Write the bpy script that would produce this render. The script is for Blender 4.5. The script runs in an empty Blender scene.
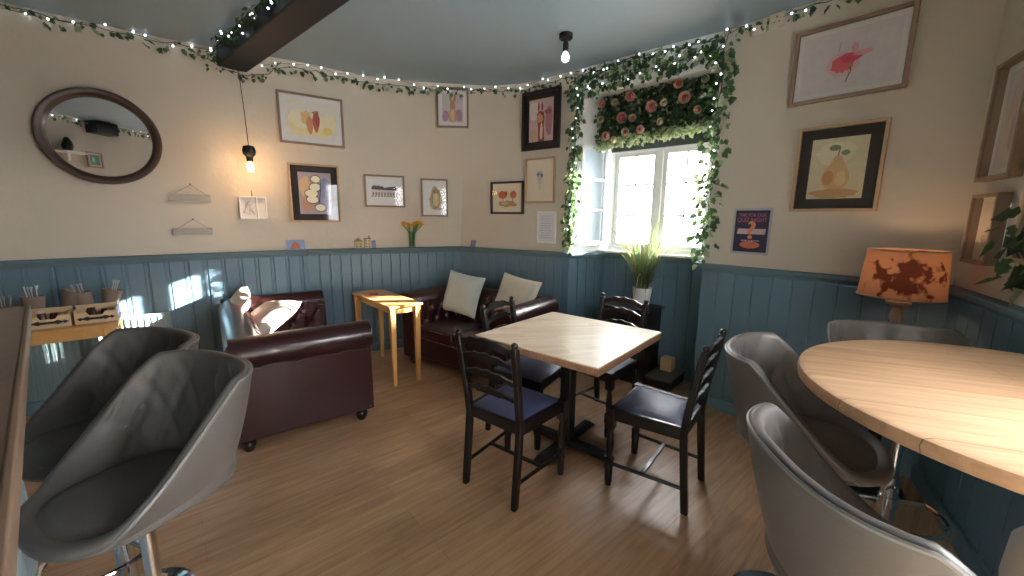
import bpy, bmesh, math, random
from math import sin, cos, pi, radians as rad, sqrt
from mathutils import Vector as V, Matrix, noise
random.seed(7)
scene = bpy.context.scene
COL = scene.collection
# ------------------------------------------------------------------ camera, light, exposure
cam_d = bpy.data.cameras.new('camera'); cam = bpy.data.objects.new('camera', cam_d); COL.objects.link(cam)
FPX = 400.0
cam_d.sensor_fit = 'HORIZONTAL'; cam_d.sensor_width = 36; cam_d.lens = 36 * FPX / 1024; cam_d.clip_start = .02
PITCH, ROLL = rad(9.82), rad(.6)
fw = V((0, cos(PITCH), -sin(PITCH))); rt = V((1, 0, 0)); up = rt.cross(fw)
R_ = cos(ROLL) * rt + sin(ROLL) * up; U_ = -sin(ROLL) * rt + cos(ROLL) * up
m = Matrix((R_, U_, -fw)).transposed().to_4x4(); m.translation = V((0, 0, 1.45)); cam.matrix_world = m
scene.camera = cam
scene.view_settings.view_transform = 'Standard'; scene.view_settings.look = 'None'
scene.view_settings.gamma = 1; scene.view_settings.use_curve_mapping = False
scene.view_settings.exposure = 1.52
scene.cycles.max_bounces = 10; scene.cycles.diffuse_bounces = 6; scene.cycles.glossy_bounces = 4
scene.cycles.transparent_max_bounces = 12; scene.cycles.sample_clamp_indirect = 4; scene.cycles.caustics_reflective = False
scene.cycles.caustics_refractive = False; scene.cycles.use_denoising = True
world = bpy.data.worlds.new('sky'); scene.world = world; world.use_nodes = True
bg = world.node_tree.nodes['Background']; bg.inputs[0].default_value = (.95, .97, 1, 1); bg.inputs[1].default_value = 17.0
def light(name, kind, loc, energy, color=(1, 1, 1), **k):
    d = bpy.data.lights.new(name, kind); d.energy = energy; d.color = color
    for a, b in k.items(): setattr(d, a, b)
    o = bpy.data.objects.new(name, d); o.location = loc; COL.objects.link(o); return o
sun = light('sun', 'SUN', (8, 5, 4), 60, (1, .95, .86), angle=rad(.6))
sun.rotation_euler = V((-1, -.128, -.28)).to_track_quat('-Z', 'Y').to_euler()
def portal(name, loc, facing, sx, sy, strength=None):
    o = light(name, 'AREA', loc, 1, size=sx, size_y=sy, shape='RECTANGLE'); o.data.cycles.is_portal = True
    o.rotation_euler = V(facing).to_track_quat('-Z', 'Z').to_euler(); return o
portal('window_daylight', (1.34, 3.88, 1.63), (-.669, -.743, 0), 1.0, 1.05)
portal('side_daylight', (1.22, .26, 1.62), (-.86, .51, 0), .5, 1.0)
# ------------------------------------------------------------------ materials
def mat(name, col, rough=.6, metal=0, var=0, vscale=8, bump=0, bscale=40, spec=.5, stretch=None, coat=0, trans=0, emit=None, es=0, sheen=0):
    m = bpy.data.materials.new(name); m.use_nodes = True; nt = m.node_tree; b = nt.nodes['Principled BSDF']
    b.inputs['Base Color'].default_value = (*col, 1); b.inputs['Roughness'].default_value = rough
    b.inputs['Metallic'].default_value = metal; b.inputs['Specular IOR Level'].default_value = spec
    b.inputs['Coat Weight'].default_value = coat; b.inputs['Transmission Weight'].default_value = trans
    b.inputs['Sheen Weight'].default_value = sheen
    if emit: b.inputs['Emission Color'].default_value = (*emit, 1); b.inputs['Emission Strength'].default_value = es
    if var or bump:
        tc = nt.nodes.new('ShaderNodeTexCoord'); mp = nt.nodes.new('ShaderNodeMapping')
        nt.links.new(tc.outputs['Object'], mp.inputs[0])
        if stretch: mp.inputs['Scale'].default_value = stretch
    if var:
        n = nt.nodes.new('ShaderNodeTexNoise'); n.inputs['Scale'].default_value = vscale; n.inputs['Detail'].default_value = 5
        r = nt.nodes.new('ShaderNodeMix'); r.data_type = 'RGBA'
        nt.links.new(mp.outputs[0], n.inputs['Vector']); nt.links.new(n.outputs[0], r.inputs[0])
        r.inputs[6].default_value = (*[c * (1 - var) for c in col], 1); r.inputs[7].default_value = (*[min(1, c * (1 + var)) for c in col], 1)
        nt.links.new(r.outputs[2], b.inputs['Base Color'])
    if bump:
        n = nt.nodes.new('ShaderNodeTexNoise'); n.inputs['Scale'].default_value = bscale; n.inputs['Detail'].default_value = 4
        bp = nt.nodes.new('ShaderNodeBump'); bp.inputs['Strength'].default_value = bump; bp.inputs['Distance'].default_value = .01
        nt.links.new(mp.outputs[0], n.inputs['Vector']); nt.links.new(n.outputs[0], bp.inputs['Height']); nt.links.new(bp.outputs[0], b.inputs['Normal'])
    return m
def wood_mat(name, c1, c2, rough=.4, rot=0, plank=(1.2, .14), gap=.004, spec=.5, pv=.38, bumpy=.1):
    # plank pattern with streaky grain; plank runs along local x after rotation
    m = bpy.data.materials.new(name); m.use_nodes = True; nt = m.node_tree; b = nt.nodes['Principled BSDF']; L = nt.links.new
    tc = nt.nodes.new('ShaderNodeTexCoord'); mp = nt.nodes.new('ShaderNodeMapping'); mp.inputs['Rotation'].default_value = (0, 0, rot)
    L(tc.outputs['Object'], mp.inputs[0])
    br = nt.nodes.new('ShaderNodeTexBrick'); br.inputs['Scale'].default_value = 1; br.inputs['Brick Width'].default_value = plank[0]
    br.inputs['Row Height'].default_value = plank[1]; br.inputs['Mortar Size'].default_value = gap; br.offset = .37
    br.inputs['Color1'].default_value = (0, 0, 0, 1); br.inputs['Color2'].default_value = (1, 1, 1, 1); br.inputs['Mortar'].default_value = (.1, .1, .1, 1)
    br.inputs['Mortar Smooth'].default_value = .4
    L(mp.outputs[0], br.inputs['Vector'])
    m2 = nt.nodes.new('ShaderNodeMapping'); m2.inputs['Scale'].default_value = (2.2, 26, 26); L(mp.outputs[0], m2.inputs[0])
    n = nt.nodes.new('ShaderNodeTexNoise'); n.inputs['Scale'].default_value = 1.6; n.inputs['Detail'].default_value = 7; n.inputs['Distortion'].default_value = .6
    L(m2.outputs[0], n.inputs['Vector'])
    mx = nt.nodes.new('ShaderNodeMath'); mx.operation = 'MULTIPLY_ADD'; mx.inputs[1].default_value = pv
    L(br.outputs['Color'], mx.inputs[0]); L(n.outputs[0], mx.inputs[2])
    rp = nt.nodes.new('ShaderNodeValToRGB'); rp.color_ramp.elements[0].position = .32; rp.color_ramp.elements[1].position = .95
    rp.color_ramp.elements[0].color = (*c1, 1); rp.color_ramp.elements[1].color = (*c2, 1); L(mx.outputs[0], rp.inputs[0])
    mo = nt.nodes.new('ShaderNodeMix'); mo.data_type = 'RGBA'; mo.inputs[7].default_value = (*[c * .6 for c in c1], 1)
    L(br.outputs['Fac'], mo.inputs[0]); L(rp.outputs[0], mo.inputs[6]); L(mo.outputs[2], b.inputs['Base Color'])
    bp = nt.nodes.new('ShaderNodeBump'); bp.inputs['Strength'].default_value = bumpy; bp.inputs['Distance'].default_value = .004
    L(n.outputs[0], bp.inputs['Height']); L(bp.outputs[0], b.inputs['Normal'])
    b.inputs['Roughness'].default_value = rough; b.inputs['Specular IOR Level'].default_value = spec
    return m
def leaf_mat(name, col):
    m = bpy.data.materials.new(name); m.use_nodes = True; nt = m.node_tree; nt.nodes.remove(nt.nodes['Principled BSDF'])
    out = nt.nodes['Material Output']; a = nt.nodes.new('ShaderNodeBsdfDiffuse'); t = nt.nodes.new('ShaderNodeBsdfTranslucent'); g = nt.nodes.new('ShaderNodeBsdfGlossy')
    a.inputs[0].default_value = (*col, 1); t.inputs[0].default_value = (min(1, col[0] * 1.7), min(1, col[1] * 1.5), col[2] * 1.3, 1)
    g.inputs['Roughness'].default_value = .35; mx = nt.nodes.new('ShaderNodeMixShader'); mx.inputs[0].default_value = .4; m2 = nt.nodes.new('ShaderNodeMixShader'); m2.inputs[0].default_value = .06
    nt.links.new(a.outputs[0], mx.inputs[1]); nt.links.new(t.outputs[0], mx.inputs[2]); nt.links.new(mx.outputs[0], m2.inputs[1]); nt.links.new(g.outputs[0], m2.inputs[2])
    nt.links.new(m2.outputs[0], out.inputs[0]); return m
def glass_mat(name, tint=(1, 1, 1), gl=.03):
    m = bpy.data.materials.new(name); m.use_nodes = True; nt = m.node_tree; nt.nodes.remove(nt.nodes['Principled BSDF'])
    out = nt.nodes['Material Output']; a = nt.nodes.new('ShaderNodeBsdfTransparent'); a.inputs[0].default_value = (*tint, 1)
    g = nt.nodes.new('ShaderNodeBsdfGlossy'); g.inputs['Roughness'].default_value = .03
    lw_ = nt.nodes.new('ShaderNodeLayerWeight'); pw_ = nt.nodes.new('ShaderNodeMath'); pw_.operation = 'POWER'; pw_.inputs[1].default_value = 4; fr = nt.nodes.new('ShaderNodeMath'); fr.operation = 'MULTIPLY_ADD'; fr.inputs[1].default_value = .6; fr.inputs[2].default_value = gl
    nt.links.new(lw_.outputs['Facing'], pw_.inputs[0]); nt.links.new(pw_.outputs[0], fr.inputs[0])
    mx = nt.nodes.new('ShaderNodeMixShader'); nt.links.new(fr.outputs[0], mx.inputs[0]); nt.links.new(a.outputs[0], mx.inputs[1]); nt.links.new(g.outputs[0], mx.inputs[2])
    nt.links.new(mx.outputs[0], out.inputs[0]); return m
M = dict(
    plaster=mat('cream_plaster', (.59, .53, .44), .85, var=.05, vscale=2, bump=.35, bscale=14),
    ceil=mat('blue_grey_ceiling_paint', (.26, .335, .375), .5, var=.06, vscale=1.5, bump=.08, bscale=5),
    dado=mat('blue_painted_boards', (.095, .165, .22), .42, var=.06, vscale=3, bump=.06, bscale=30),
    dado_cap=mat('grey_blue_cap_paint', (.11, .165, .19), .75, spec=.2),
    black=mat('black_paint', (.003, .003, .004), .6, var=.2, vscale=4),
    darkwood=mat('dark_stained_wood', (.005, .003, .0035), .38, var=.3, vscale=12, stretch=(1, 1, .2), coat=.12, spec=.4),
    navy=mat('navy_vinyl', (.06, .07, .15), .5, var=.12, vscale=5, bump=.1, bscale=60),
    leather=mat('oxblood_leather', (.026, .0065, .0075), .3, var=.3, vscale=5, bump=.1, bscale=70, coat=.12, spec=.35),
    brass=mat('dull_brass', (.3, .2, .09), .4, metal=1),
    bun=mat('black_bun_wood', (.01, .007, .006), .3),
    grey=mat('grey_faux_leather', (.088, .078, .072), .45, var=.06, vscale=5, bump=.06, bscale=120),
    piping=mat('grey_piping', (.16, .15, .145), .4),
    chrome=mat('chrome', (.75, .75, .77), .08, metal=1),
    white=mat('white_paint', (.82, .83, .82), .35),
    offwhite=mat('white_turned_wood', (.55, .53, .5), .45, var=.06, vscale=6),
    pine=mat('honey_pine', (.52, .27, .085), .35, var=.18, vscale=9, stretch=(6, 6, 1), coat=.2),
    beech=mat('pale_beech', (.58, .4, .22), .45, var=.12, vscale=9, stretch=(1, 6, 6)),
    oak=mat('light_oak_frame', (.45, .3, .18), .5, var=.12, vscale=14, stretch=(4, 4, 1)),
    oakdk=mat('brown_oak_frame', (.23, .15, .1), .5, var=.15, vscale=14, stretch=(4, 4, 1)),
    blackframe=mat('black_frame', (.012, .008, .008), .35),
    walnut=mat('walnut_frame', (.05, .028, .018), .35, var=.25, vscale=10),
    matwhite=mat('white_mount', (.74, .72, .7), .8), matcream=mat('cream_mount', (.76, .66, .52), .8), matdark=mat('dark_mount', (.02, .014, .012), .7),
    gwood=mat('greyed_driftwood', (.36, .34, .3), .7, var=.15, vscale=10, stretch=(1, 5, 5)),
    cord=mat('cord', (.2, .16, .12), .8), wire=mat('dark_wire', (.02, .025, .02), .6), nail=mat('nail', (.1, .09, .08), .4, metal=1),
    mirror=mat('mirror_glass', (.9, .9, .9), .01, metal=1), glass=glass_mat('clear_glass'), picglass=glass_mat('picture_glass', gl=.009), skyglass=glass_mat('sky_tinted_glass', (.9, .95, 1)),  # casement pane: blue of the sky put into the glass tint
    leafa=leaf_mat('ivy_leaf_dark', (.035, .075, .035)), leafb=leaf_mat('ivy_leaf_mid', (.06, .14, .04)), leafc=leaf_mat('ivy_leaf_light', (.26, .34, .2)),
    rosep=leaf_mat('rose_pink', (.85, .5, .45)), rosew=leaf_mat('rose_cream', (.72, .66, .5)), rosein=mat('rose_heart', (.4, .09, .07), .7),
    fairy=mat('fairy_bulb', (.9, .95, 1), .3, emit=(.8, .92, 1), es=3.5),
    warm=mat('warm_filament', (1, .6, .2), .4, emit=(1, .55, .16), es=3.5), opal=mat('opal_bulb', (.9, .92, .94), .25, emit=(.95, .97, 1), es=.5),
    steel=mat('steel', (.5, .5, .5), .3, metal=1), paper=mat('white_paper', (.8, .8, .78), .7), kraft=mat('kraft_paper', (.2, .15, .12), .8, var=.1, vscale=20),
    caddy=mat('caddy_wood', (.6, .42, .24), .6, var=.15, vscale=12), iron=mat('black_iron', (.01, .01, .01), .4), blue=mat('blue_napkin', (.03, .07, .3), .6),
    jar=mat('dark_sauce', (.06, .02, .01), .2), yellow=mat('daffodil_yellow', (.95, .5, .01), .6), stem=leaf_mat('flower_stem', (.12, .25, .06)), vase=glass_mat('vase_glass', (.75, .88, .78)),
    pot=mat('white_ceramic', (.8, .8, .78), .3), radiator=mat('radiator_enamel', (.5, .52, .5), .35),
    pillow1=mat('pale_grey_linen', (.45, .5, .48), .9, var=.05, vscale=20, bump=.1, bscale=200), pillow2=mat('cream_patterned_linen', (.58, .53, .42), .9, var=.18, vscale=14, bump=.1, bscale=150),
    pillow3=mat('striped_cream_linen', (.6, .53, .46), .9, var=.08, vscale=10, bump=.1, bscale=150),
    barfront=mat('pale_blue_bar_paint', (.36, .46, .5), .5), socket=mat('socket_plastic', (.66, .6, .5), .4),
    asphalt=mat('asphalt', (.25, .25, .26), .9), render=mat('pale_house_render', (.8, .76, .72), .9, var=.05, vscale=1), pinksign=mat('pink_sign', (.12, .03, .035), .7), housewin=mat('house_window', (.03, .035, .045), .3),
)
M['floor'] = wood_mat('laminate_floor', (.32, .175, .092), (.58, .365, .22), .36, rot=-rad(41), plank=(1.25, .13), gap=.0007, bumpy=.12, pv=.2)
M['tabletop'] = wood_mat('butcher_block_top', (.60, .43, .29), (.80, .66, .5), .28, rot=-rad(-41), plank=(.3, .045), gap=.0006)
M['tabledge'] = wood_mat('butcher_block_edge', (.2, .1, .06), (.3, .17, .1), .4, rot=0, plank=(.2, .05), gap=.001)
M['roundtop'] = wood_mat('oiled_plank_top', (.42, .225, .115), (.70, .46, .28), .35, rot=rad(20), plank=(2.5, .15), gap=.001)
M['bartop'] = wood_mat('brown_bar_top', (.1, .055, .035), (.16, .09, .06), .3, rot=rad(40), plank=(3, .2), gap=.001)
# ------------------------------------------------------------------ mesh helpers
class MB:
    def __init__(s): s.v = []; s.f = []; s.mi = []; s.ms = []
    def mid(s, m):
        if m is None: return 0
        if m not in s.ms: s.ms.append(m)
        return s.ms.index(m)
    def add(s, vs, fs, m=None, T=None):
        b = len(s.v); i = s.mid(m)
        s.v += [tuple(T @ V(v)) if T else tuple(v) for v in vs]; s.f += [tuple(b + k for k in f) for f in fs]; s.mi += [i] * len(fs); return s
    def box(s, c, d, rz=0, m=None, T=None):
        x, y, z = [k / 2 for k in d]; q = Matrix.Translation(c) @ Matrix.Rotation(rz, 4, 'Z')
        if T: q = T @ q
        vs = [(-x, -y, -z), (x, -y, -z), (x, y, -z), (-x, y, -z), (-x, -y, z), (x, -y, z), (x, y, z), (-x, y, z)]
        return s.add(vs, [(0, 3, 2, 1), (4, 5, 6, 7), (0, 1, 5, 4), (1, 2, 6, 5), (2, 3, 7, 6), (3, 0, 4, 7)], m, q)
    def taper(s, c0, d0, c1, d1, m=None, T=None):   # box from rectangle c0,d0 (bottom) to c1,d1 (top)
        vs = [(c[0] + a * d[0] / 2, c[1] + b * d[1] / 2, c[2]) for c, d in ((c0, d0), (c1, d1)) for a, b in ((-1, -1), (1, -1), (1, 1), (-1, 1))]
        return s.add(vs, [(0, 3, 2, 1), (4, 5, 6, 7), (0, 1, 5, 4), (1, 2, 6, 5), (2, 3, 7, 6), (3, 0, 4, 7)], m, T)
    def lathe(s, prof, n=24, c=(0, 0, 0), m=None, T=None, cap=True):
        vs = []; fs = []
        for r, z in prof:
            for k in range(n): a = 2 * pi * k / n; vs.append((c[0] + r * cos(a), c[1] + r * sin(a), c[2] + z))
        for j in range(len(prof) - 1):
            for k in range(n): k2 = (k + 1) % n; fs.append((j * n + k, j * n + k2, (j + 1) * n + k2, (j + 1) * n + k))
        if cap: fs.append(tuple(range(n))[::-1]); fs.append(tuple((len(prof) - 1) * n + k for k in range(n)))
        return s.add(vs, fs, m, T)
    def tube(s, pts, r, n=8, m=None, T=None, closed=False):
        pts = [V(p) for p in pts]; N = len(pts); vs = []; fs = []; ref = None
        rs = r if isinstance(r, (list, tuple)) else [r] * N
        for i, p in enumerate(pts):
            a = pts[(i - 1) % N] if (i or closed) else p; b = pts[(i + 1) % N] if (i < N - 1 or closed) else p
            t = (b - a).normalized()
            if ref is None: ref = V((0, 0, 1)) if abs(t.z) < .9 else V((1, 0, 0))
            u = (ref - ref.dot(t) * t)
            if u.length < 1e-4: u = t.orthogonal()
            u.normalize(); w = t.cross(u); ref = u
            for k in range(n): an = 2 * pi * k / n; vs.append(p + rs[i] * (cos(an) * u + sin(an) * w))
        for i in range(N if closed else N - 1):
            j = (i + 1) % N
            for k in range(n): k2 = (k + 1) % n; fs.append((i * n + k, i * n + k2, j * n + k2, j * n + k))
        if not closed: fs.append(tuple(range(n))[::-1]); fs.append(tuple((N - 1) * n + k for k in range(n)))
        return s.add(vs, fs, m, T)
    def grid(s, fn, nu, nv, cu=False, m=None, T=None):
        vs = [fn(i / (nu if cu else nu - 1), j / (nv - 1)) for j in range(nv) for i in range(nu)]; fs = []
        for j in range(nv - 1):
            for i in range(nu if cu else nu - 1): i2 = (i + 1) % nu; fs.append((j * nu + i, j * nu + i2, (j + 1) * nu + i2, (j + 1) * nu + i))
        return s.add(vs, fs, m, T)
    def prism(s, poly, z0, z1, m=None, T=None):
        n = len(poly); vs = [(x, y, z0) for x, y in poly] + [(x, y, z1) for x, y in poly]
        return s.add(vs, [tuple(range(n))[::-1], tuple(range(n, 2 * n))] + [(k, (k + 1) % n, n + (k + 1) % n, n + k) for k in range(n)], m, T)
    def ball(s, c, r, n=10, m=None, sq=(1, 1, 1), T=None):
        return s.grid(lambda u, v: (c[0] + r * sq[0] * sin(pi * v) * cos(2 * pi * u), c[1] + r * sq[1] * sin(pi * v) * sin(2 * pi * u), c[2] - r * sq[2] * cos(pi * v)), n, max(5, n * 2 // 3), True, m, T)
    def leaf(s, p, d, nrm, L, m, W=.8, lobes=True):
        d = V(d).normalized(); nrm = V(nrm); w = d.cross(nrm)
        if w.length < 1e-3: w = d.orthogonal()
        w.normalize(); k = w.cross(d)
        if lobes: o = [(0, 0, 0), (.12, .42, .06), (.32, .30, .05), (.45, .5, .08), (.72, .22, .05), (1, 0, 0)]
        else: o = [(0, 0, 0), (.25, .3, .05), (.6, .28, .05), (1, 0, -.05)]
        left = [p + L * (a * d + W * b * w + c * k) for a, b, c in o]; right = [p + L * (a * d - W * b * w + c * k) for a, b, c in o[1:-1]]
        n = len(o); mid = [p + L * .5 * d - L * .03 * k]
        vs = left + right[::-1] + mid; c = len(vs) - 1
        return s.add(vs, [(i, (i + 1) % c, c) for i in range(c)], m)
def obj(name, mb, m=None, parent=None, T=None, smooth=False, bevel=0, seg=2, sub=0, angle=40, fix=False):
    me = bpy.data.meshes.new(name); me.from_pydata([tuple(v) for v in mb.v], [], mb.f)
    mats = mb.ms if mb.ms else [m]
    for q in mats: me.materials.append(M[q] if isinstance(q, str) else q)
    if len(mats) > 1: me.polygons.foreach_set('material_index', mb.mi)
    if fix:
        bm = bmesh.new(); bm.from_mesh(me); bmesh.ops.remove_doubles(bm, verts=bm.verts, dist=1e-5); bmesh.ops.recalc_face_normals(bm, faces=bm.faces); bm.to_mesh(me); bm.free()
    if smooth or bevel:
        me.shade_smooth(); me.set_sharp_from_angle(angle=rad(angle))
    o = bpy.data.objects.new(name, me); COL.objects.link(o)
    if bevel:
        b = o.modifiers.new('bevel', 'BEVEL'); b.width = bevel; b.segments = seg; b.limit_method = 'ANGLE'; b.angle_limit = rad(35)
    if sub: q = o.modifiers.new('sub', 'SUBSURF'); q.levels = sub; q.render_levels = sub
    if parent: o.parent = parent
    if T: o.matrix_local = T
    return o
def thing(name, label, cat, loc=(0, 0, 0), rz=0, group=None, T=None):
    o = bpy.data.objects.new(name, None); o.empty_display_size = .05; COL.objects.link(o); o.location = loc; o.rotation_euler = (0, 0, rz)
    if T: o.matrix_world = T
    return tag(o, label, cat, group)
def tag(o, label, cat, group=None, kind=None):
    o['label'] = label; o['category'] = cat
    if group: o['group'] = group
    if kind: o['kind'] = kind
    return o
def struct(o): o['kind'] = 'structure'; return o
def dup(root, loc, rz, label, group=None):
    r = root.copy(); COL.objects.link(r); r.location = loc; r.rotation_euler = (0, 0, rz); r['label'] = label
    if group: r['group'] = group
    def rec(a, b):
        for ch in a.children:
            c = ch.copy(); COL.objects.link(c); c.parent = b; rec(ch, c)
    rec(root, r); return r
def lerp(a, b, t): return a + (b - a) * t
def frame_T(c, u, n):   # local x = u (right), y = into wall (-n), z = up ; n faces the room
    u = V(u).normalized(); n = V(n).normalized(); z = V((0, 0, 1))
    T = Matrix((u, -n, z)).transposed().to_4x4(); T.translation = V(c); return T
# ------------------------------------------------------------------ room shell
DZ, CZ = 1.13, 2.8
W = [((-3.9, 2.4), (-3.92, 2.37)), ((-2.75, 3.41), (-2.73, 3.37)), ((-2.35, 3.76), (-2.3, 3.62)), ((-2.05, 4.0), (-1.956, 3.80)), ((-1.7, 4.16), (-1.61, 4.05)), ((-1.4, 4.30), (-1.36, 4.21)),
     ((-1.0, 4.48), (-1.0, 4.32)), ((-.6, 4.66), (-.5, 4.39)), ((-.35, 4.51), (-.2, 4.42)), ((0, 4.29), (.06, 4.35)), ((.25, 4.14), (.254, 4.22)), ((.56, 3.95), (.60, 3.94))]
EP, FP, HP, GP, JP, KP = V((.56, 3.95)), V((.945, 4.10)), V((1.70, 3.42)), V((1.478, 3.085)), V((2.33, 2.09)), V((1.65, .93))
LW = V((-5.4, 1.083))
def wall_strip(name, pairs, m='plaster', z0=DZ, z1=CZ, nz=6):
    mb = MB(); n = len(pairs)
    vs = [(lerp(a[0], b[0], j / nz), lerp(a[1], b[1], j / nz), lerp(z0, z1, j / nz)) for j in range(nz + 1) for a, b in pairs]
    mb.add(vs, [(j * n + i, j * n + i + 1, (j + 1) * n + i + 1, (j + 1) * n + i) for j in range(nz) for i in range(n - 1)])
    return struct(obj(name, mb, m, smooth=True, angle=25))
wl = wall_strip('wall_left', [(LW, LW)] + W[:7])
wb = wall_strip('wall_back', W[6:12])
SOF = 2.56
wr = wall_strip('wall_right', [(GP, (1.51, 3.16)), (V((1.87, 2.62)), (1.92, 2.70)), (JP, (2.40, 2.17))])
ws = wall_strip('wall_side', [(JP, (2.40, 2.17)), (KP, KP)])
# lintel over the window recess, reveals, soffit, wall behind the window head
def quad(mb, pts, m=None): mb.add(pts, [tuple(range(len(pts)))], m)
Et, Gt = V((.585, 3.94)), V((1.503, 3.148))
mb = MB(); k = (SOF - DZ) / (CZ - DZ)
e_ = V(lerp(EP, V((.60, 3.94)), k)); g_ = V(lerp(GP, V((1.51, 3.16)), k))
quad(mb, [(*e_, SOF), (*g_, SOF), (1.51, 3.16, CZ), (1.15, 3.44, CZ), (.77, 3.77, CZ), (.60, 3.94, CZ)])
quad(mb, [(*e_, SOF), (*g_, SOF), (*HP, SOF), (*FP, SOF)])
quad(mb, [(*EP, DZ), (*FP, DZ), (*FP, SOF), (*e_, SOF)]); quad(mb, [(*GP, DZ), (*HP, DZ), (*HP, SOF), (*g_, SOF)])
WT = 2.13
quad(mb, [(*FP, WT), (*HP, WT), (*HP, SOF), (*FP, SOF)])
struct(obj('wall_window_recess', mb, mat('reveal_plaster_window_glow', (.8, .79, .75), .8, bump=.2, bscale=14)))  # recess plaster coloured whiter to stand in for the window glow
# wall beside the camera with a window that lets daylight in, and the wall behind the camera
QP = V((.95, -.25)); mb = MB(); ku = (QP - KP); 
def krect(a, b, z0, z1): p, q = KP + ku * a, KP + ku * b; quad(mb, [(*p, z0), (*q, z0), (*q, z1), (*p, z1)])
krect(0, .28, DZ, CZ); krect(.66, 1, DZ, CZ); krect(.28, .66, 2.15, CZ); quad(mb, [(*QP, DZ), (.95, -.4, DZ), (.95, -.4, CZ), (*QP, CZ)])
struct(obj('wall_near', mb, 'plaster'))
Tk = frame_T((*(KP + ku * .47), 1.64), (*ku, 0), (-.86, .51, 0)); mb = MB()
for x, z, w_, h_ in ((0, -.49, .54, .05), (0, .49, .54, .05), (-.25, 0, .04, 1.02), (.25, 0, .04, 1.02), (0, 0, .03, 1.0), (0, .15, .5, .03)): mb.box((x, .02, z), (w_, .06, h_))
struct(obj('window_2', mb, 'white', T=Tk, bevel=.004))
mb = MB(); y = -.4
quad(mb, [(-5.4, y, 0), (.96, y, 0), (.96, y, CZ), (-5.4, y, CZ)]); struct(obj('wall_rear', mb, 'plaster'))
mb = MB(); quad(mb, [(-5.4, -.4, 0), (-5.4, 1.083, 0), (-5.4, 1.083, CZ), (-5.4, -.4, CZ)]); struct(obj('wall_bar_end', mb, 'plaster'))
mb = MB(); quad(mb, [(-5.5, -.5, 0), (2.6, -.5, 0), (2.6, 4.8, 0), (-5.5, 4.8, 0)]); struct(obj('floor', mb, 'floor'))
mb = MB(); mb.box((-1.4, 2.2, CZ + .05), (8.2, 5.4, .1)); struct(obj('ceiling', mb, 'ceil'))
mb = MB()
for x0, x1, z0, z1 in ((-4.3, -3.5, 1.0, 1.06), (-4.3, -3.5, 2.14, 2.2), (-4.3, -4.24, 1.0, 2.2), (-3.56, -3.5, 1.0, 2.2), (-4.3, -3.5, 1.58, 1.62)): mb.box(((x0 + x1) / 2, -.4, (z0 + z1) / 2), (x1 - x0, .08, z1 - z0))
struct(obj('window_2', mb, 'white', bevel=.004))
# tongue and groove dado panelling below the cap rail
def dado(name, P, Q, start=0, bw=.127, bead=True, z1=DZ - .03, flip=1):
    P = V(P); Q = V(Q); L = (Q - P).length; u = (Q - P) / L; n = V((u.y, -u.x)) * flip   # n towards the room
    xs = [(0, 0)]; x = bw - start
    while x < L - .01:
        if bead: xs += [(x - .030, 0), (x - .027, .005), (x - .012, .005), (x - .008, -.006), (x, -.008), (x + .004, 0)]
        else: xs += [(x - .006, 0), (x - .001, -.006), (x + .001, -.006), (x + .006, 0)]
        x += bw
    xs = [q for q in xs if 0 <= q[0] < L] + [(L, 0)]
    vs = []
    for z in (0, z1):
        for s_, d_ in xs: p = P + u * s_ + n * d_; vs.append((p.x, p.y, z))
    k = len(xs); mb = MB().add(vs, [(i, i + 1, k + i + 1, k + i) for i in range(k - 1)])
    o = obj(name, mb, 'dado'); struct(o)
    T = frame_T((*(P + Q) / 2, z1 + .015), (*u, 0), (*n, 0)); c = MB().box((0, .0075, 0), (L + .03, .145, .03)); c.box((0, -.012, -.03), (L, .02, .03))
    obj('cap_rail', c, 'dado_cap', o, T, bevel=.006)
    s = MB().box((0, -.012, 0), (L, .02, .09)); T = frame_T((*(P + Q) / 2, .045), (*u, 0), (*n, 0)); obj('skirting', s, 'dado', o, T, bevel=.004)
    return o
B0, B1 = V((-2.05, 4.0)), V((-.6, 4.66))
dado('trim_1', LW, B0, start=.05); dado('trim_2', B0, B1, bw=.1, bead=False); dado('trim_3', B1, EP, bw=.1, bead=False)
dado('trim_4', EP, FP, bw=.1, bead=False); dado('trim_5', FP, HP, bw=.125, bead=False); dado('trim_6', HP, GP, bw=.12, bead=False)
dado('trim_7', GP, JP, bw=.12, bead=False); dado('trim_8', JP, KP, bw=.12, bead=False); dado('trim_9', KP, V((.95, -.25)), bw=.12, bead=False)
# ceiling beam
d = V((.756, -.654, 0)).normalized(); bnrm = V((-.654, -.756, 0)).normalized(); bc = V((-2.13, 3.40, CZ - .07))
T = frame_T(bc + d * 1.5, d, bnrm)
mb = MB().box((0, 0, 0), (3.6, .21, .16)); struct(obj('beam', mb, 'black', T=T, bevel=.012))
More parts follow.
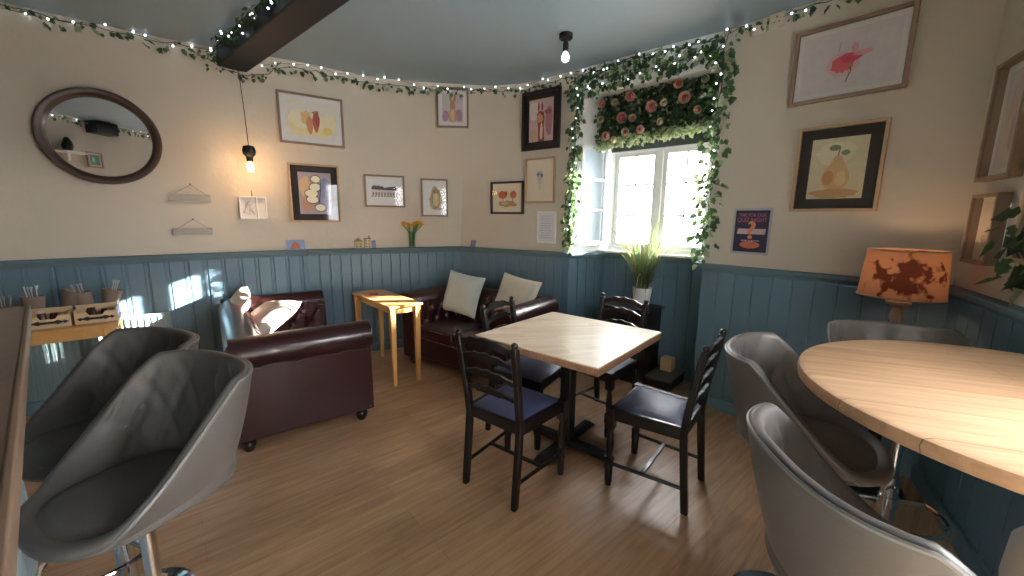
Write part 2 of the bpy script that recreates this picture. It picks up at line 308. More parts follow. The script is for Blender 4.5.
# ------------------------------------------------------------------ window in the recess
wu = (HP - FP).normalized(); wn = V((wu.y, -wu.x)); WL = (HP - FP).length
win = struct(thing('window_1', 'white painted two light casement window', 'window', T=frame_T((*(FP + HP) / 2, DZ), (*wu, 0), (*wn, 0))))
del win['label'], win['category']
x0, x1, hh = -WL / 2 + .03, WL / 2 - .01, WT - DZ
mb = MB()
mb.box(((x0 + x1) / 2, .03, .03), (x1 - x0, .07, .06)); mb.box(((x0 + x1) / 2, .03, hh - .025), (x1 - x0, .07, .05))
for x in (x0 + .02, (x0 + x1) / 2, x1 - .02): mb.box((x, .03, hh / 2), (.045, .07, hh))
obj('frame', mb, 'white', win, bevel=.004)
for xa, xb in ((x0 + .045, (x0 + x1) / 2 - .025), ((x0 + x1) / 2 + .025, x1 - .045)):
    s = MB(); xm = (xa + xb) / 2
    for x, w_ in ((xa + .02, .04), (xb - .02, .04), (xm, .016)): s.box((x, .03, hh / 2), (w_, .04, hh - .1))
    zs = [.07, .07 + (hh - .13) / 3, .07 + 2 * (hh - .13) / 3, hh - .06]
    for z, w_ in ((.075, .04), (zs[1], .016), (zs[2], .016), (hh - .07, .04)): s.box((xm, .03, z), (xb - xa, .04, w_))
    sash = obj('sash', s, 'white', win, bevel=.003)
    obj('pane', MB().box((xm, .03, hh / 2), (xb - xa - .04, .004, hh - .14)), 'glass', sash)
sl = MB().prism([(-WL / 2 - .02, .04), (WL / 2, .04), (WL / 2 - .12, -.12), (-WL / 2 - .1, -.10)], 0, .02)
obj('sill', sl, 'white', win, bevel=.004)
# casement leaf folded against the left reveal
eu = (FP - EP).normalized(); en = V((eu.y, -eu.x))
lf = thing('casement_leaf', 'open casement leaf, sky colour tinted into its pane, folded back on left window reveal', 'window', T=frame_T((*(EP.lerp(FP, .55) + en * .035), DZ + .07), (*eu, 0), (*en, 0)))
lw, lh = .26, .95; s = MB()
for x in (-lw / 2, lw / 2): s.box((x, 0, lh / 2), (.035, .03, lh))
for z in (.02, lh - .02): s.box((0, 0, z), (lw, .03, .04))
obj('frame', s, 'white', lf, bevel=.003)
s = MB()
for z in (lh * .36, lh * .66): obj('glazing_bar', MB().box((0, -.002, z), (lw, .02, .018)), 'white', lf)
obj('hinge', MB().lathe([(.006, .1), (.006, .18)], 8, (-lw / 2 - .018, 0, 0)), 'steel', lf); obj('pane', MB().box((0, .005, lh / 2), (lw - .03, .006, lh - .05)), 'skyglass', lf)
# ------------------------------------------------------------------ outside
mb = MB(); quad(mb, [(-2, 4.9, -.15), (30, -25, -.15), (60, 20, -.15), (5, 45, -.15), (-20, 20, -.15)]); o = struct(obj('pavement', mb, 'asphalt'))
def house(name, label, c, ang, w, h, colr, rows=2, cols=4):
    t = thing(name, label, 'building', (*c, -.15), ang, 'buildings across the street')
    obj('facade', MB().box((0, .2, h / 2), (w, .4, h)), colr, t)
    for i in range(cols):
        for j in range(rows):
            x = -w / 2 + (i + .5) * w / cols; z = .9 + j * 2.0
            f = obj('window_frame', MB().box((x, -.02, z + .6), (.95, .08, 1.3)), 'white', t); obj('pane', MB().box((x, -.05, z + .6), (.8, .08, 1.15)), 'housewin', f)
    obj('sign_board', MB().box((-w * .2, -.05, 2.35), (1.6, .06, .35)), 'pinksign', t)
    obj('roof', MB().add([(-w / 2, -.2, h), (w / 2, -.2, h), (w / 2, 2, h + 1.2), (-w / 2, 2, h + 1.2)], [(0, 1, 2, 3)]), 'asphalt', t)
house('shop_building', 'pale rendered shop front with pink sign seen through window panes', (3.4, 10.6), rad(-22), 6, 4.2, 'render')
house('house_building', 'white terraced house seen through the right window light', (8.2, 8.4), rad(-28), 4.2, 4.0, 'white', cols=3)
# ------------------------------------------------------------------ square dining table
t = thing('dining_table', 'square pale butcher block dining table on black pedestal with four ladder back chairs', 'table', (.367, 2.415, 0), rad(50))
S = .84
mb = MB().box((0, 0, .745), (S, S, .008), m='tabletop'); mb.box((0, 0, .722), (S, S, .038), m='tabledge'); obj('tabletop', mb, None, t, bevel=.003)
obj('pedestal', MB().box((0, 0, .37), (.075, .075, .66)), 'black', t, bevel=.006)
mb = MB().box((0, 0, .695), (.42, .06, .015)); mb.box((0, 0, .695), (.06, .42, .015)); obj('top_bracket', mb, 'black', t)
for k in range(4):
    q = MB().taper((.16, 0, .012), (.34, .075, 0), (.14, 0, .05), (.28, .05, 0)); obj('foot', q, 'black', t, T=Matrix.Rotation(k * pi / 2, 4, 'Z'), bevel=.006)
    obj('foot_pad', MB().lathe([(.02, 0), (.02, .014)], 12, (.31, 0, 0)), 'black', t, T=Matrix.Rotation(k * pi / 2, 4, 'Z'))
# ------------------------------------------------------------------ ladder back chairs (origin = centre of the rear feet, +y forward)
def rail(z, w, h, yb, bow=.022):
    n = 28; vs = []
    for i in range(n + 1):
        s = -1 + 2 * i / n; x = s * w / 2
        y = yb - bow * (1 - s * s)
        sc = .030 * (1 - s * s) ** 1.2 + (.0035 * cos(s * pi * 4.4) if abs(s) < .68 else -.003)
        top = z + h * .5 + sc - .012; bot = z - h * .5 + .026 * (1 - s * s) + (.008 if abs(s) > .45 else 0)
        for yy in (y - .008, y + .008): vs += [(x, yy, bot), (x, yy, top)]
    fs = []
    for i in range(n):
        a = i * 4; b = a + 4
        fs += [(a, b, b + 1, a + 1), (a + 3, b + 3, b + 2, a + 2), (a + 1, b + 1, b + 3, a + 3), (a + 2, b + 2, b, a)]
    fs += [(0, 1, 3, 2), (n * 4 + 2, n * 4 + 3, n * 4 + 1, n * 4)]
    return MB().add(vs, fs)
def back_y(z):   # rake of the rear posts
    return .035 * min(1, z / .4) if z < .42 else .035 - .075 * ((z - .42) / .5) ** 1.2
def make_chair():
    c = thing('ladder_back_chair', 'x', 'chair')
    rw, fw_, D = .17, .195, .40
    # seat pad, domed
    def pad(u, v):
        x = -1 + 2 * u; y = -1 + 2 * v; w = lerp(rw - .005, fw_ - .004, v)
        return (x * w, .045 + v * (D - .045) , .452 + .022 * (1 - x ** 4) * (1 - y ** 4))
    p = MB().grid(pad, 15, 15); n0 = len(p.v)
    p.add([(pad(0, 0)[0], .045, .44), (-pad(0, 0)[0], .045, .44), (-pad(0, 1)[0], D, .44), (pad(0, 1)[0], D, .44)], [(0, 1, 2, 3)])
    obj('seat', p, 'navy', c, smooth=True, angle=60)
    f = MB()
    f.taper((0, D - .0, .385), (2 * fw_, .024, 0), (0, D, .45), (2 * fw_, .024, 0)); f.box((0, .04, .42), (2 * rw, .022, .06))
    for s in (-1, 1): f.tube([(s * rw, .03, .42), (s * (fw_ + .003), D, .42)], .0, 4); f.add([(s * (rw + .012), .03, .388), (s * (rw - .01), .03, .388), (s * (fw_ - .01), D, .388), (s * (fw_ + .012), D, .388), (s * (rw + .012), .03, .456), (s * (rw - .01), .03, .456), (s * (fw_ - .01), D, .456), (s * (fw_ + .012), D, .456)], [(0, 1, 2, 3), (7, 6, 5, 4), (0, 4, 5, 1), (1, 5, 6, 2), (2, 6, 7, 3), (3, 7, 4, 0)])
    f.v = [v for v in f.v]; obj('seat_frame', f, 'darkwood', c, bevel=.004, fix=True)
    for s in (-1, 1):
        zs = [0, .1, .2, .3, .42, .5, .6, .7, .8, .86]; vs = []; fs = []
        for z in zs:
            w = .017 if z > .05 else .015; y = back_y(z); xx = s * (rw + .012 * max(0, (z - .45)) / .4)
            vs += [(xx - w, y - .017, z), (xx + w, y - .017, z), (xx + w, y + .017, z), (xx - w, y + .017, z)]
        for i in range(len(zs) - 1):
            for k in range(4): fs.append((i * 4 + k, i * 4 + (k + 1) % 4, i * 4 + 4 + (k + 1) % 4, i * 4 + 4 + k))
        fs.append((3, 2, 1, 0)); n = (len(zs) - 1) * 4; fs.append((n, n + 1, n + 2, n + 3))
        q = MB().add(vs, fs); q.ball((s * (rw + .012), back_y(.86) - .002, .872), .019, 10, sq=(1, 1, .9))
        obj('rear_leg', q, 'darkwood', c, bevel=.005, smooth=True)
        pr = [(.018, 0), (.021, .03), (.021, .12), (.014, .135), (.02, .15), (.014, .165), (.022, .24), (.016, .31), (.013, .325), (.021, .335), (.021, .345)]
        q = MB().lathe(pr, 14, (s * fw_, D, 0)); q.box((s * fw_, D, .40), (.044, .044, .115)); q.box((s * fw_, D, .135), (.036, .036, .07)); obj('front_leg', q, 'darkwood', c, smooth=True, angle=50)
    for k, (z, h) in enumerate(((.50, .0), (.575, .042), (.665, .044), (.755, .046), (.832, .054))):
        if k: obj('back_slat', rail(z, 2 * rw + .01, h, back_y(z)), 'darkwood', c, smooth=True, angle=50)
    for s in (-1, 1): obj('side_stretcher', MB().tube([(s * rw, .03, .13), (s * fw_, D, .13)], .010, 8), 'darkwood', c, smooth=True)
    obj('cross_stretcher', MB().box((0, .22, .133), (2 * (rw + fw_) / 2, .022, .012)), 'darkwood', c, bevel=.002)
    return c
ch = make_chair(); ch['label'] = 'ladder back chair nearest the leather sofa arm, its back towards the camera'; ch['group'] = 'ladder back chairs round the square table'
ch.location = (-.11, 1.905, 0); ch.rotation_euler = (0, 0, rad(52 - 90))
dup(ch, (.98, 1.92, 0), rad(142 - 90), 'ladder back chair with whole navy seat visible, right of the square table')
dup(ch, (-.07, 2.725, 0), rad(-31 - 90), 'ladder back chair between square table and corner sofa, its back below cushions')
dup(ch, (.815, 2.92, 0), rad(223 - 90), 'ladder back chair on window side of table in front of plant')
# ------------------------------------------------------------------ bucket stools
def make_stool():
    t = thing('bar_stool', 'x', 'bar stool')
    N, K = 128, 34
    TH = .03
    def sections():
        rows = []
        for i in range(N):
            a = 2 * pi * i / N          # 0 = +y front, pi = back
            bk = (1 - cos(a)) / 2; fx, fy = sin(a), cos(a)
            e = 2.8; rad_ = (abs(fx / .205) ** e + abs(fy / (.205 if fy < 0 else .225)) ** e) ** (-1 / e)
            H = .285 * (bk ** 1.9) / (1) if bk > 0 else 0
            hq = min(1, max(0, (bk - .04) / .76)); H = .29 * (1 - (1 - hq ** 1.9) ** 1.25)
            prof = []; quilt = []; KS = 10
            for k in range(K):
                qd = 0
                if k < KS: s = k / (KS - 1); r = rad_ * .80 * s; z = .022 * (1 - s ** 4) - .012 * s ** 6
                else:
                    s = (k - KS + 1) / (K - KS); r = rad_ * (.80 + (.17 + .10 * bk) * (.35 * s + .65 * sin(s * pi / 2)) + .10 * bk * s * s) ; z = -.012 + H * (s ** 1.15) + .012 * sin(s * pi) * (1 - hq)
                    gate = min(1, max(0, (bk - .45) / .15)) * min(1, s / .12) * min(1, (1 - s) / .15)
                    if gate > 0:
                        u = a / (2 * pi) * 15; v = s * 2.6; c1 = abs((u + v * .5) % 1 - .5); c2 = abs((u - v * .5) % 1 - .5)
                        qd = gate * .010 * math.exp(-((.5 - max(c1, c2)) * 13) ** 2)
                prof.append([r, z]); quilt.append(qd)
            out = []
            for k in range(K):
                a0 = prof[max(0, k - 1)]; b0 = prof[min(K - 1, k + 1)]; tx, tz = b0[0] - a0[0], b0[1] - a0[1]; l = math.hypot(tx, tz) or 1
                th = TH * (1.0 if k > 12 else 1.3); out.append((prof[k][0] + tz / l * th, prof[k][1] - tx / l * th))
            e0, e1 = prof[-1], out[-1]; cx, cz = (e0[0] + e1[0]) / 2, (e0[1] + e1[1]) / 2; hx, hz = (e0[0] - e1[0]) / 2, (e0[1] - e1[1]) / 2
            rim = [(cx + hx * cos(b) - hz * sin(b) * -1 * -1, cz + hz * cos(b) + hx * sin(b) * -1) for b in (pi / 5, 2 * pi / 5, 3 * pi / 5, 4 * pi / 5)]
            # rim should bulge away from the shell: pick the side pointing along the profile
            tx, tz = prof[-1][0] - prof[-2][0], prof[-1][1] - prof[-2][1]; l = math.hypot(tx, tz) or 1; rr = math.hypot(hx, hz)
            rim = [(cx + hx * cos(b) + tx / l * rr * sin(b), cz + hz * cos(b) + tz / l * rr * sin(b)) for b in (pi / 5, 2 * pi / 5, 3 * pi / 5, 4 * pi / 5)]
            prof = [[p_[0] + q_, p_[1]] for p_, q_ in zip(prof, quilt)]
            rows.append([(r * fx, r * fy, z) for r, z in prof + rim + out[::-1]])
        return rows
    rows = sections(); nk = len(rows[0]); vs = [p for r in rows for p in r]; fs = []
    for i in range(N):
        j = (i + 1) % N
        for k in range(nk - 1): fs.append((i * nk + k, i * nk + k + 1, j * nk + k + 1, j * nk + k)[::-1])
    Tz = Matrix.Translation((0, 0, .725))
    obj('seat_shell', MB().add(vs, fs, T=Tz), 'grey', t, smooth=True, angle=75, fix=True)
    pl = [V(r[K + 3]) + V((0, 0, .0)) for r in rows]; obj('piping', MB().tube([p + V((0, 0, .725)) for p in pl], .0045, 6, closed=True), 'piping', t, smooth=True)
    obj('seat_plate', MB().lathe([(.05, .655), (.10, .685), (.1, .695)], 20), 'black', t, smooth=True)
    obj('column', MB().lathe([(.028, .02), (.028, .42), (.018, .43), (.018, .66)], 24), 'chrome', t, smooth=True, angle=40)
    obj('base', MB().lathe([(.182, 0), (.182, .008), (.17, .014), (.08, .03), (.04, .045), (.034, .07)], 40), 'chrome', t, smooth=True)
    ring = MB().tube([(.15 * sin(a), .03 + .15 * cos(a) + .02, .30) for a in [rad(-115 + 10 * k) for k in range(24)]], .009, 8)
    a1, a2 = rad(-115), rad(115)
    for a in (a1, a2): ring.tube([(.15 * sin(a), .05 + .15 * cos(a), .30), (0, 0, .31)], .009, 8)
    ring.lathe([(.034, .29), (.034, .33)], 20)
    obj('foot_ring', ring, 'chrome', t, smooth=True)
    return t
st = make_stool(); G = 'grey bucket bar stools'
st['label'] = 'grey bucket bar stool nearest the camera at left, chrome pole showing'; st['group'] = G
st.location = (-1.02, .99, 0); st.rotation_euler = (0, 0, rad(242 - 90))
dup(st, (-1.39, 1.26, 0), rad(247 - 90), 'grey bucket bar stool beside condiment table, partly hidden by nearer stool')
dup(st, (1.025, 1.275, 0), rad(-40 - 90), 'grey bucket stool at round table edge closest to ladder back chairs')
dup(st, (1.58, 1.50, 0), rad(-106 - 90), 'grey bucket stool in front of lit lamp, mostly behind round table')
dup(st, (.77, .68, 0), rad(-6 - 90), 'grey bucket stool with its brown outer back facing camera, bottom right')
# ------------------------------------------------------------------ round high table
t = thing('round_table', 'round oiled plank high table on chunky white turned leg', 'table', (1.262, .848, 0))
obj('tabletop', MB().lathe([(.488, 1.010), (.499, 1.016), (.502, 1.03), (.499, 1.045), (.488, 1.05)], 72), 'roundtop', t, smooth=True, angle=50)
obj('apron', MB().lathe([(.2, .985), (.2, 1.011)], 40), 'offwhite', t)
pr = [(.055, 0), (.06, .1), (.045, .16), (.07, .2), (.075, .35), (.09, .5), (.105, .6), (.10, .70), (.065, .76), (.055, .78), (.075, .80), (.085, .815), (.075, .83), (.06, .85), (.08, .90), (.085, .93), (.07, .95), (.08, .985)]
obj('turned_leg', MB().lathe(pr, 36, (.03, -.06, 0)), 'offwhite', t, smooth=True, angle=50)
for k in range(4): obj('foot', MB().taper((.17, 0, 0), (.32, .07, 0), (.12, 0, .09), (.2, .06, 0)), 'offwhite', t, T=Matrix.Translation((.03, -.06, 0)) @ Matrix.Rotation(k * pi / 2 + .5, 4, 'Z'), bevel=.01)
# ------------------------------------------------------------------ bar counter at the left
bd = V((.76, -.65, 0)).normalized(); bn = V((.65, .76, 0)).normalized()   # along the edge towards camera; into the room
T = Matrix((bd, bn, V((0, 0, 1)))).transposed().to_4x4()

T = Matrix((bd, -bn * -1, V((0, 0, 1)))).transposed().to_4x4(); T.translation = V((-2.14, 1.72, 0))
bar = thing('bar_counter', 'brown topped bar counter with pale blue panelled front', 'bar', T=T)
LB = 2.45
obj('worktop', MB().box((LB / 2, -.275, 1.03), (LB, .55, .04)), 'bartop', bar, bevel=.006)
obj('edge_strip', MB().box((LB / 2, .004, 1.028), (LB, .014, .05)), 'oakdk', bar, bevel=.004)
obj('front_panel', MB().box((LB / 2 + .06, -.32, .5), (LB - .12, .4, 1.0)), 'barfront', bar)
q = MB()
for i in range(7): q.box((.2 + i * .45, -.11, .52), (.06, .03, .9))
for z in (.06, .93): q.box((LB / 2 + .06, -.11, z), (LB - .12, .03, .1))
obj('panel_moulding', q, 'barfront', bar, bevel=.004)
def on_bar(x, y, z=1.05): return T @ V((x, y, z))
c = obj('menu_card', MB().box((0, 0, .0015), (.15, .21, .003)), 'paper', None, T=Matrix.Translation(on_bar(1.36, -.13)) @ Matrix.Rotation(rad(50), 4, 'Z')); tag(c, 'white card lying on brown bar top at left edge', 'card')
# ------------------------------------------------------------------ leather sofas (x along the length, +y forward)
def tufted(w, h, d, nx, nz, flip=1):
    # panel in x (w), z (h); bulges towards +y; returns MB + button positions
    btn = [((i + .5 * (j % 2) + .5) / nx - .5, (j + .5) / nz) for j in range(nz) for i in range(nx) if abs((i + .5 * (j % 2) + .5) / nx - .5) < .49]
    def fn(u, v):
        x = (u - .5) * w; z = v * h; dd = 9
        for a, b in btn: dd = min(dd, ((a * w - x) ** 2 + (b * h - z) ** 2))
        gx = (u * nx) ; gz = v * nz
        c1 = abs((gx + gz * .5 + .25) % 1 - .5); c2 = abs((gx - gz * .5 + .75) % 1 - .5)
        return (x, d - .028 * math.exp(-dd / .0009) - .010 * math.exp(-((.5 - max(c1, c2)) * 14) ** 2) + .006, z)
    return fn, [(a * w, d - .018, b * h) for a, b in btn]
def make_sofa(L, D, H, arm=.17):
    t = thing('chesterfield_sofa', 'x', 'sofa')
    Z0, SH = .09, .42
    obj('base', MB().box((0, 0, (Z0 + .3) / 2 + .005), (L - .06, D - .06, .3 - Z0)), 'leather', t, bevel=.015, smooth=True)
    nl = MB()
    for i in range(int(L / .035)): nl.ball((-L / 2 + .05 + i * .035, D / 2 - .028, .115), .006, 6)
    obj('nail_trim', nl, 'brass', t)
    rr = .098
    for s in (-1, 1):
        xo = s * L / 2
        # arm: upright panel + outward roll, extruded along y
        prof = [(0, Z0)] + [(0, .50)] + [(-.0 + .0 + rr * .0, .51)]
        cx, cz = -.085 * 1 + .03, H - rr
        pts = [(-.012, Z0), (-.012, cz - rr * .75)]
        pts += [(cx + rr * cos(a), cz + rr * sin(a)) for a in [rad(-45 + 15 * k) for k in range(16)]]
        pts += [(-arm, cz - .02), (-arm, Z0)]
        vs = []; fs = []; n = len(pts)
        for y in (-D / 2 + .03, -D / 2 + .015, D / 2 - .015, D / 2 - .0): 
            k = 1 if abs(abs(y) - D / 2) > .01 or y < 0 else .93
            vs += [(xo + s * px, y, pz) for px, pz in pts]
        for j in range(3):
            for k in range(n): fs.append((j * n + k, j * n + (k + 1) % n, (j + 1) * n + (k + 1) % n, (j + 1) * n + k))
        fs += [tuple(range(n)), tuple(3 * n + k for k in range(n))]
        armo = obj('arm', MB().add(vs, fs), 'leather', t, bevel=.012, seg=3, fix=True, smooth=True)
        # piping line under the roll and inner tufting
        obj('piping', MB().tube([(xo + s * (.0), y_, cz - rr * .82 + .006 * sin(y_ * 30)) for y_ in [-D / 2 + .03 + k * (D - .05) / 12 for k in range(13)]], .007, 6), 'leather', armo, smooth=True)
        fn, bt = tufted(D - .24, H - SH - .06, .03, 4, 2)
        Ti = Matrix(((0, -s, 0, xo - s * arm), (s, 0, 0, .05), (0, 0, 1, SH - .02), (0, 0, 0, 1)))
        p = MB().grid(fn, 60, 30, T=Ti)
        obj('tufted_panel', p, 'leather', armo, smooth=True, angle=80)
        for b in bt: obj('button', MB().ball((0, 0, 0), .011, 8, T=Ti @ Matrix.Translation(b)), 'leather', armo, smooth=True)
    # back with roll
    cz, cy = H - rr, -D / 2 + rr - .0
    pts = [(-D / 2 + .03, Z0), (-D / 2 + .03, cz - rr * .7)] + [(cy + rr * cos(a), cz + rr * sin(a)) for a in [rad(225 - 15 * k) for k in range(16)]] + [(-D / 2 + .21, cz - .03), (-D / 2 + .21, Z0)]
    n = len(pts); xs = [-L / 2 + .05, L / 2 - .05]; vs = [(x, a, b) for x in xs for a, b in pts]
    fs = [(k, (k + 1) % n, n + (k + 1) % n, n + k) for k in range(n)] + [tuple(range(n)), tuple(range(n, 2 * n))]
    bk = obj('backrest', MB().add(vs, fs), 'leather', t, fix=True, smooth=True)
    fn, bt = tufted(L - 2 * arm, H - SH + .0, .0, 8, 3)
    def f2(u, v):
        x, y, z = fn(u, v)
        if v > .6: y -= .10 * ((v - .6) / .4) ** 2
        return (x, y, z)
    Ti = Matrix.Translation((0, -D / 2 + .225, SH - .01)); obj('tufted_panel', MB().grid(f2, 120, 40, T=Ti), 'leather', bk, smooth=True, angle=80)
    for b in bt:
        v = b[2] / (H - SH); yy = b[1] - (.10 * ((v - .6) / .4) ** 2 if v > .6 else 0)
        obj('button', MB().ball((0, 0, 0), .011, 8, T=Ti @ Matrix.Translation((b[0], yy, b[2]))), 'leather', bk, smooth=True)
    cw = (L - 2 * arm) / 2
    for s in (-1, 1):
        def cf(u, v, s=s): a = -1 + 2 * u; b = -1 + 2 * v; return (s * cw / 2 + a * cw / 2 * .99, -.0 + .09 + b * (D / 2 - .12), SH + .018 * (1 - a ** 4) * (1 - b ** 4) - .01)
        q = MB().grid(cf, 13, 13); q.box((s * cw / 2, .09, SH - .07), (cw * .98, D - .24, .12))
        obj('seat_cushion', q, 'leather', t, smooth=True, bevel=.02, angle=50)
    for sx in (-1, 1):
        for sy in (-1, 1): obj('bun_foot', MB().lathe([(.022, 0), (.034, .02), (.042, .045), (.036, .065), (.026, .072), (.04, .08), (.04, .092)], 20, (sx * (L / 2 - .075), sy * (D / 2 - .075), 0)), 'bun', t, smooth=True)
    return t
s1 = make_sofa(1.56, .84, .735); s1['label'] = 'oxblood leather rolled arm sofa, end on to the wall behind bar stools'; s1['group'] = 'oxblood leather sofas'
s1.location = (-1.785, 3.07, 0); s1.rotation_euler = (0, 0, rad(37 - 90))
s2 = make_sofa(1.30, .78, .735); s2['label'] = 'oxblood leather sofa in the wall corner with pale upright cushions'; s2['group'] = 'oxblood leather sofas'
vv = V((.809, -.588)); uu = V((.588, .809)); c2 = V((.42, 3.72)) - vv * .65 - uu * .39
s2.location = (c2.x, c2.y, 0); s2.rotation_euler = (0, 0, math.atan2(-uu.y, -uu.x) - pi / 2)
def pillow(name, label, loc, R, w, h, m, d=.06):
    def fn(u, v):
        a = -1 + 2 * u; b = -1 + 2 * v; k = 1 - .07 * (1 - a * a) * abs(b) - .0; k2 = 1 - .07 * (1 - b * b) * abs(a)
        return (a * w / 2 * k2, 0, b * h / 2 * k)
    mb = MB()
    for s in (-1, 1):
        def g(u, v, s=s):
            a = -1 + 2 * u; b = -1 + 2 * v; x, _, z = fn(u, v)
            th = d * ((1 - a ** 4) * (1 - b ** 4)) ** .55 + .004 * noise.noise(V((a * 2, b * 2, s + w)))
            return (x, s * th, z)
        mb.grid(g, 21, 21)
    o = obj(name, mb, m, T=Matrix.Translation(loc) @ R, smooth=True, angle=80, fix=True); return tag(o, label, 'cushion', 'cushions on the leather sofas')
RZ = lambda a: Matrix.Rotation(rad(a), 4, 'Z'); RX = lambda a: Matrix.Rotation(rad(a), 4, 'X'); RY = lambda a: Matrix.Rotation(rad(a), 4, 'Y')
GP_ = 'cushions on the leather sofas'
# sofa 1 cushions (two leaning in the back corner), sofa 2 cushions
o = pillow('cushion', 'striped cream cushion at far end of end-on sofa, catching the sun', (-2.36, 3.34, .66), RZ(-50) @ RX(-30) @ RY(12), .38, .36, 'pillow3', .065)
o = pillow('cushion', 'large cream cushion lying across end-on sofa in front of arm', (-2.06, 3.24, .60), RZ(-46) @ RX(-58) @ RY(-14), .52, .46, 'pillow3', .075)
o = pillow('cushion', 'plain pale grey square cushion on corner sofa', (-.51, 4.04, .685), RZ(-20) @ RX(-18) @ RY(9), .42, .43, 'pillow1', .06)
o = pillow('cushion', 'cream patterned cushion at window end of corner sofa', (.04, 3.80, .71), RZ(-34) @ RX(-22) @ RY(8), .46, .40, 'pillow2', .06)
# ------------------------------------------------------------------ slim side table between the sofas
t = thing('side_table', 'narrow honey pine side table standing between the two leather sofas', 'table', (-1.185, 3.665, 0), rad(41))
obj('tabletop', MB().box((0, 0, .708), (.31, .88, .022)), 'pine', t, bevel=.004)
q = MB(); q.box((0, -.395, .67), (.22, .018, .055)); q.box((0, .395, .67), (.22, .018, .055)); q.box((-.115, 0, .67), (.018, .78, .055)); q.box((.115, 0, .67), (.018, .78, .055)); 
for s in (0,): obj('apron', q, 'pine', t, bevel=.002)
for sx in (-1, 1):
    for sy in (-1, 1): obj('leg', MB().taper((sx * .112, sy * .395, 0), (.03, .03), (sx * .115, sy * .398, .697), (.05, .05)), 'pine', t, bevel=.003)
c = obj('coaster', MB().lathe([(.045, 0), (.045, .006)], 24), mat('red_card', (.5, .05, .05), .6), T=Matrix.Translation((-1.33, 3.78, .7195))); tag(c, 'small red coaster on narrow pine side table', 'coaster')
# ------------------------------------------------------------------ plant stand, pot plant, step
RW = math.atan2(wu.y, wu.x)
t = thing('plant_stand', 'dark wooden cube stand under the grass plant by window', 'stand', (1.10, 3.60, 0), RW)
obj('cabinet', MB().box((0, 0, .37), (.44, .32, .58)), 'darkwood', t, bevel=.006); obj('top_board', MB().box((0, 0, .672), (.48, .35, .022)), 'darkwood', t, bevel=.004); obj('plinth', MB().box((0, 0, .04), (.42, .3, .08)), 'darkwood', t)
t = thing('step_box', 'low dark wooden step on the floor beside plant stand', 'step', (1.385, 3.43, 0), RW)
obj('tread', MB().box((0, 0, .085), (.25, .34, .025)), mat('worn_dark_tread', (.07, .06, .05), .6, var=.3, vscale=12), t, bevel=.004); obj('riser', MB().box((0, 0, .036), (.23, .31, .072)), 'darkwood', t)
c = obj('wooden_block', MB().box((0, 0, .06), (.10, .10, .12)), 'beech', T=Matrix.Translation((1.435, 3.50, .098)) @ RZ(math.degrees(RW)), bevel=.003); tag(c, 'light wooden block on low dark step beside plant stand', 'block')
t = thing('grass_plant', 'tall ornamental grass in white ribbed pot on dark stand', 'plant', (1.19, 3.60, .684))
obj('pot', MB().lathe([(.062, 0), (.068, .01), (.085, .15), (.088, .16), (.08, .16), (.074, .13)], 32, cap=True), 'pot', t, smooth=True)
rng = random.Random(3); q = MB()
ms = [leaf_mat('grass_green', (.05, .11, .035)), leaf_mat('grass_pale', (.17, .21, .1)), leaf_mat('grass_olive', (.1, .11, .045))]
for i in range(230):
    a = rng.uniform(0, 2 * pi); Lh = rng.uniform(.38, .70) * (1 if i > 12 else .8); sp = rng.uniform(.03, .36) * (1 if i > 12 else 1.9); r0 = rng.uniform(0, .055)
    n = 7; w = rng.uniform(.0025, .0055); pts = []
    for k in range(n):
        s = k / (n - 1); rr_ = r0 + sp * s ** 1.8; z = .12 + Lh * s - (.25 if i <= 12 else .03) * s ** 3 * sp * 4
        pts.append(V((rr_ * cos(a), rr_ * sin(a), z)))
    pv = V((-sin(a + .6), cos(a + .6), 0)); vs = []
    for k, p in enumerate(pts): ww = w * (1 - (k / (n - 1)) ** 2) + .0004; vs += [p - pv * ww, p + pv * ww]
    q.add(vs, [(2 * k, 2 * k + 1, 2 * k + 3, 2 * k + 2) for k in range(n - 1)], ms[i % 3])
obj('grass_blades', q, None, t)
# ------------------------------------------------------------------ table lamp in the right corner
LX, LY = 2.0, 2.03
t = thing('corner_table', 'small dark table hidden behind stools under the lit lamp', 'table', (LX, LY, 0))
obj('tabletop', MB().lathe([(.2, .80), (.2, .825)], 32), 'darkwood', t); obj('post', MB().lathe([(.03, 0), (.03, .8)], 16), 'darkwood', t); obj('base', MB().lathe([(.16, 0), (.15, .02), (.04, .04)], 24), 'darkwood', t)
t = thing('table_lamp', 'table lamp with amber drum shade printed with brown flowers', 'lamp', (LX, LY, .826))
obj('stem', MB().lathe([(.07, 0), (.07, .015), (.03, .03), (.022, .07), (.03, .09), (.018, .11), (.026, .15), (.02, .19), (.028, .2), (.05, .212), (.05, .222), (.02, .232), (.012, .30)], 24), mat('limed_wood', (.3, .2, .14), .6, var=.2, vscale=20), t, smooth=True)
sm = bpy.data.materials.new('printed_amber_shade'); sm.use_nodes = True; nt = sm.node_tree; nt.nodes.remove(nt.nodes['Principled BSDF']); out = nt.nodes['Material Output']; LK = nt.links.new
tc = nt.nodes.new('ShaderNodeTexCoord'); mp = nt.nodes.new('ShaderNodeMapping'); LK(tc.outputs['Object'], mp.inputs[0]); vo = nt.nodes.new('ShaderNodeTexNoise'); vo.inputs['Scale'].default_value = 17; vo.inputs['Detail'].default_value = 6; LK(mp.outputs[0], vo.inputs['Vector'])
se = nt.nodes.new('ShaderNodeSeparateXYZ'); LK(tc.outputs['Object'], se.inputs[0])
def mth(op, a, b=None, c=None):
    n = nt.nodes.new('ShaderNodeMath'); n.operation = op
    for i, x in enumerate((a, b, c)):
        if x is None: continue
        if isinstance(x, (int, float)): n.inputs[i].default_value = x
        else: LK(x, n.inputs[i])
    return n.outputs[0]
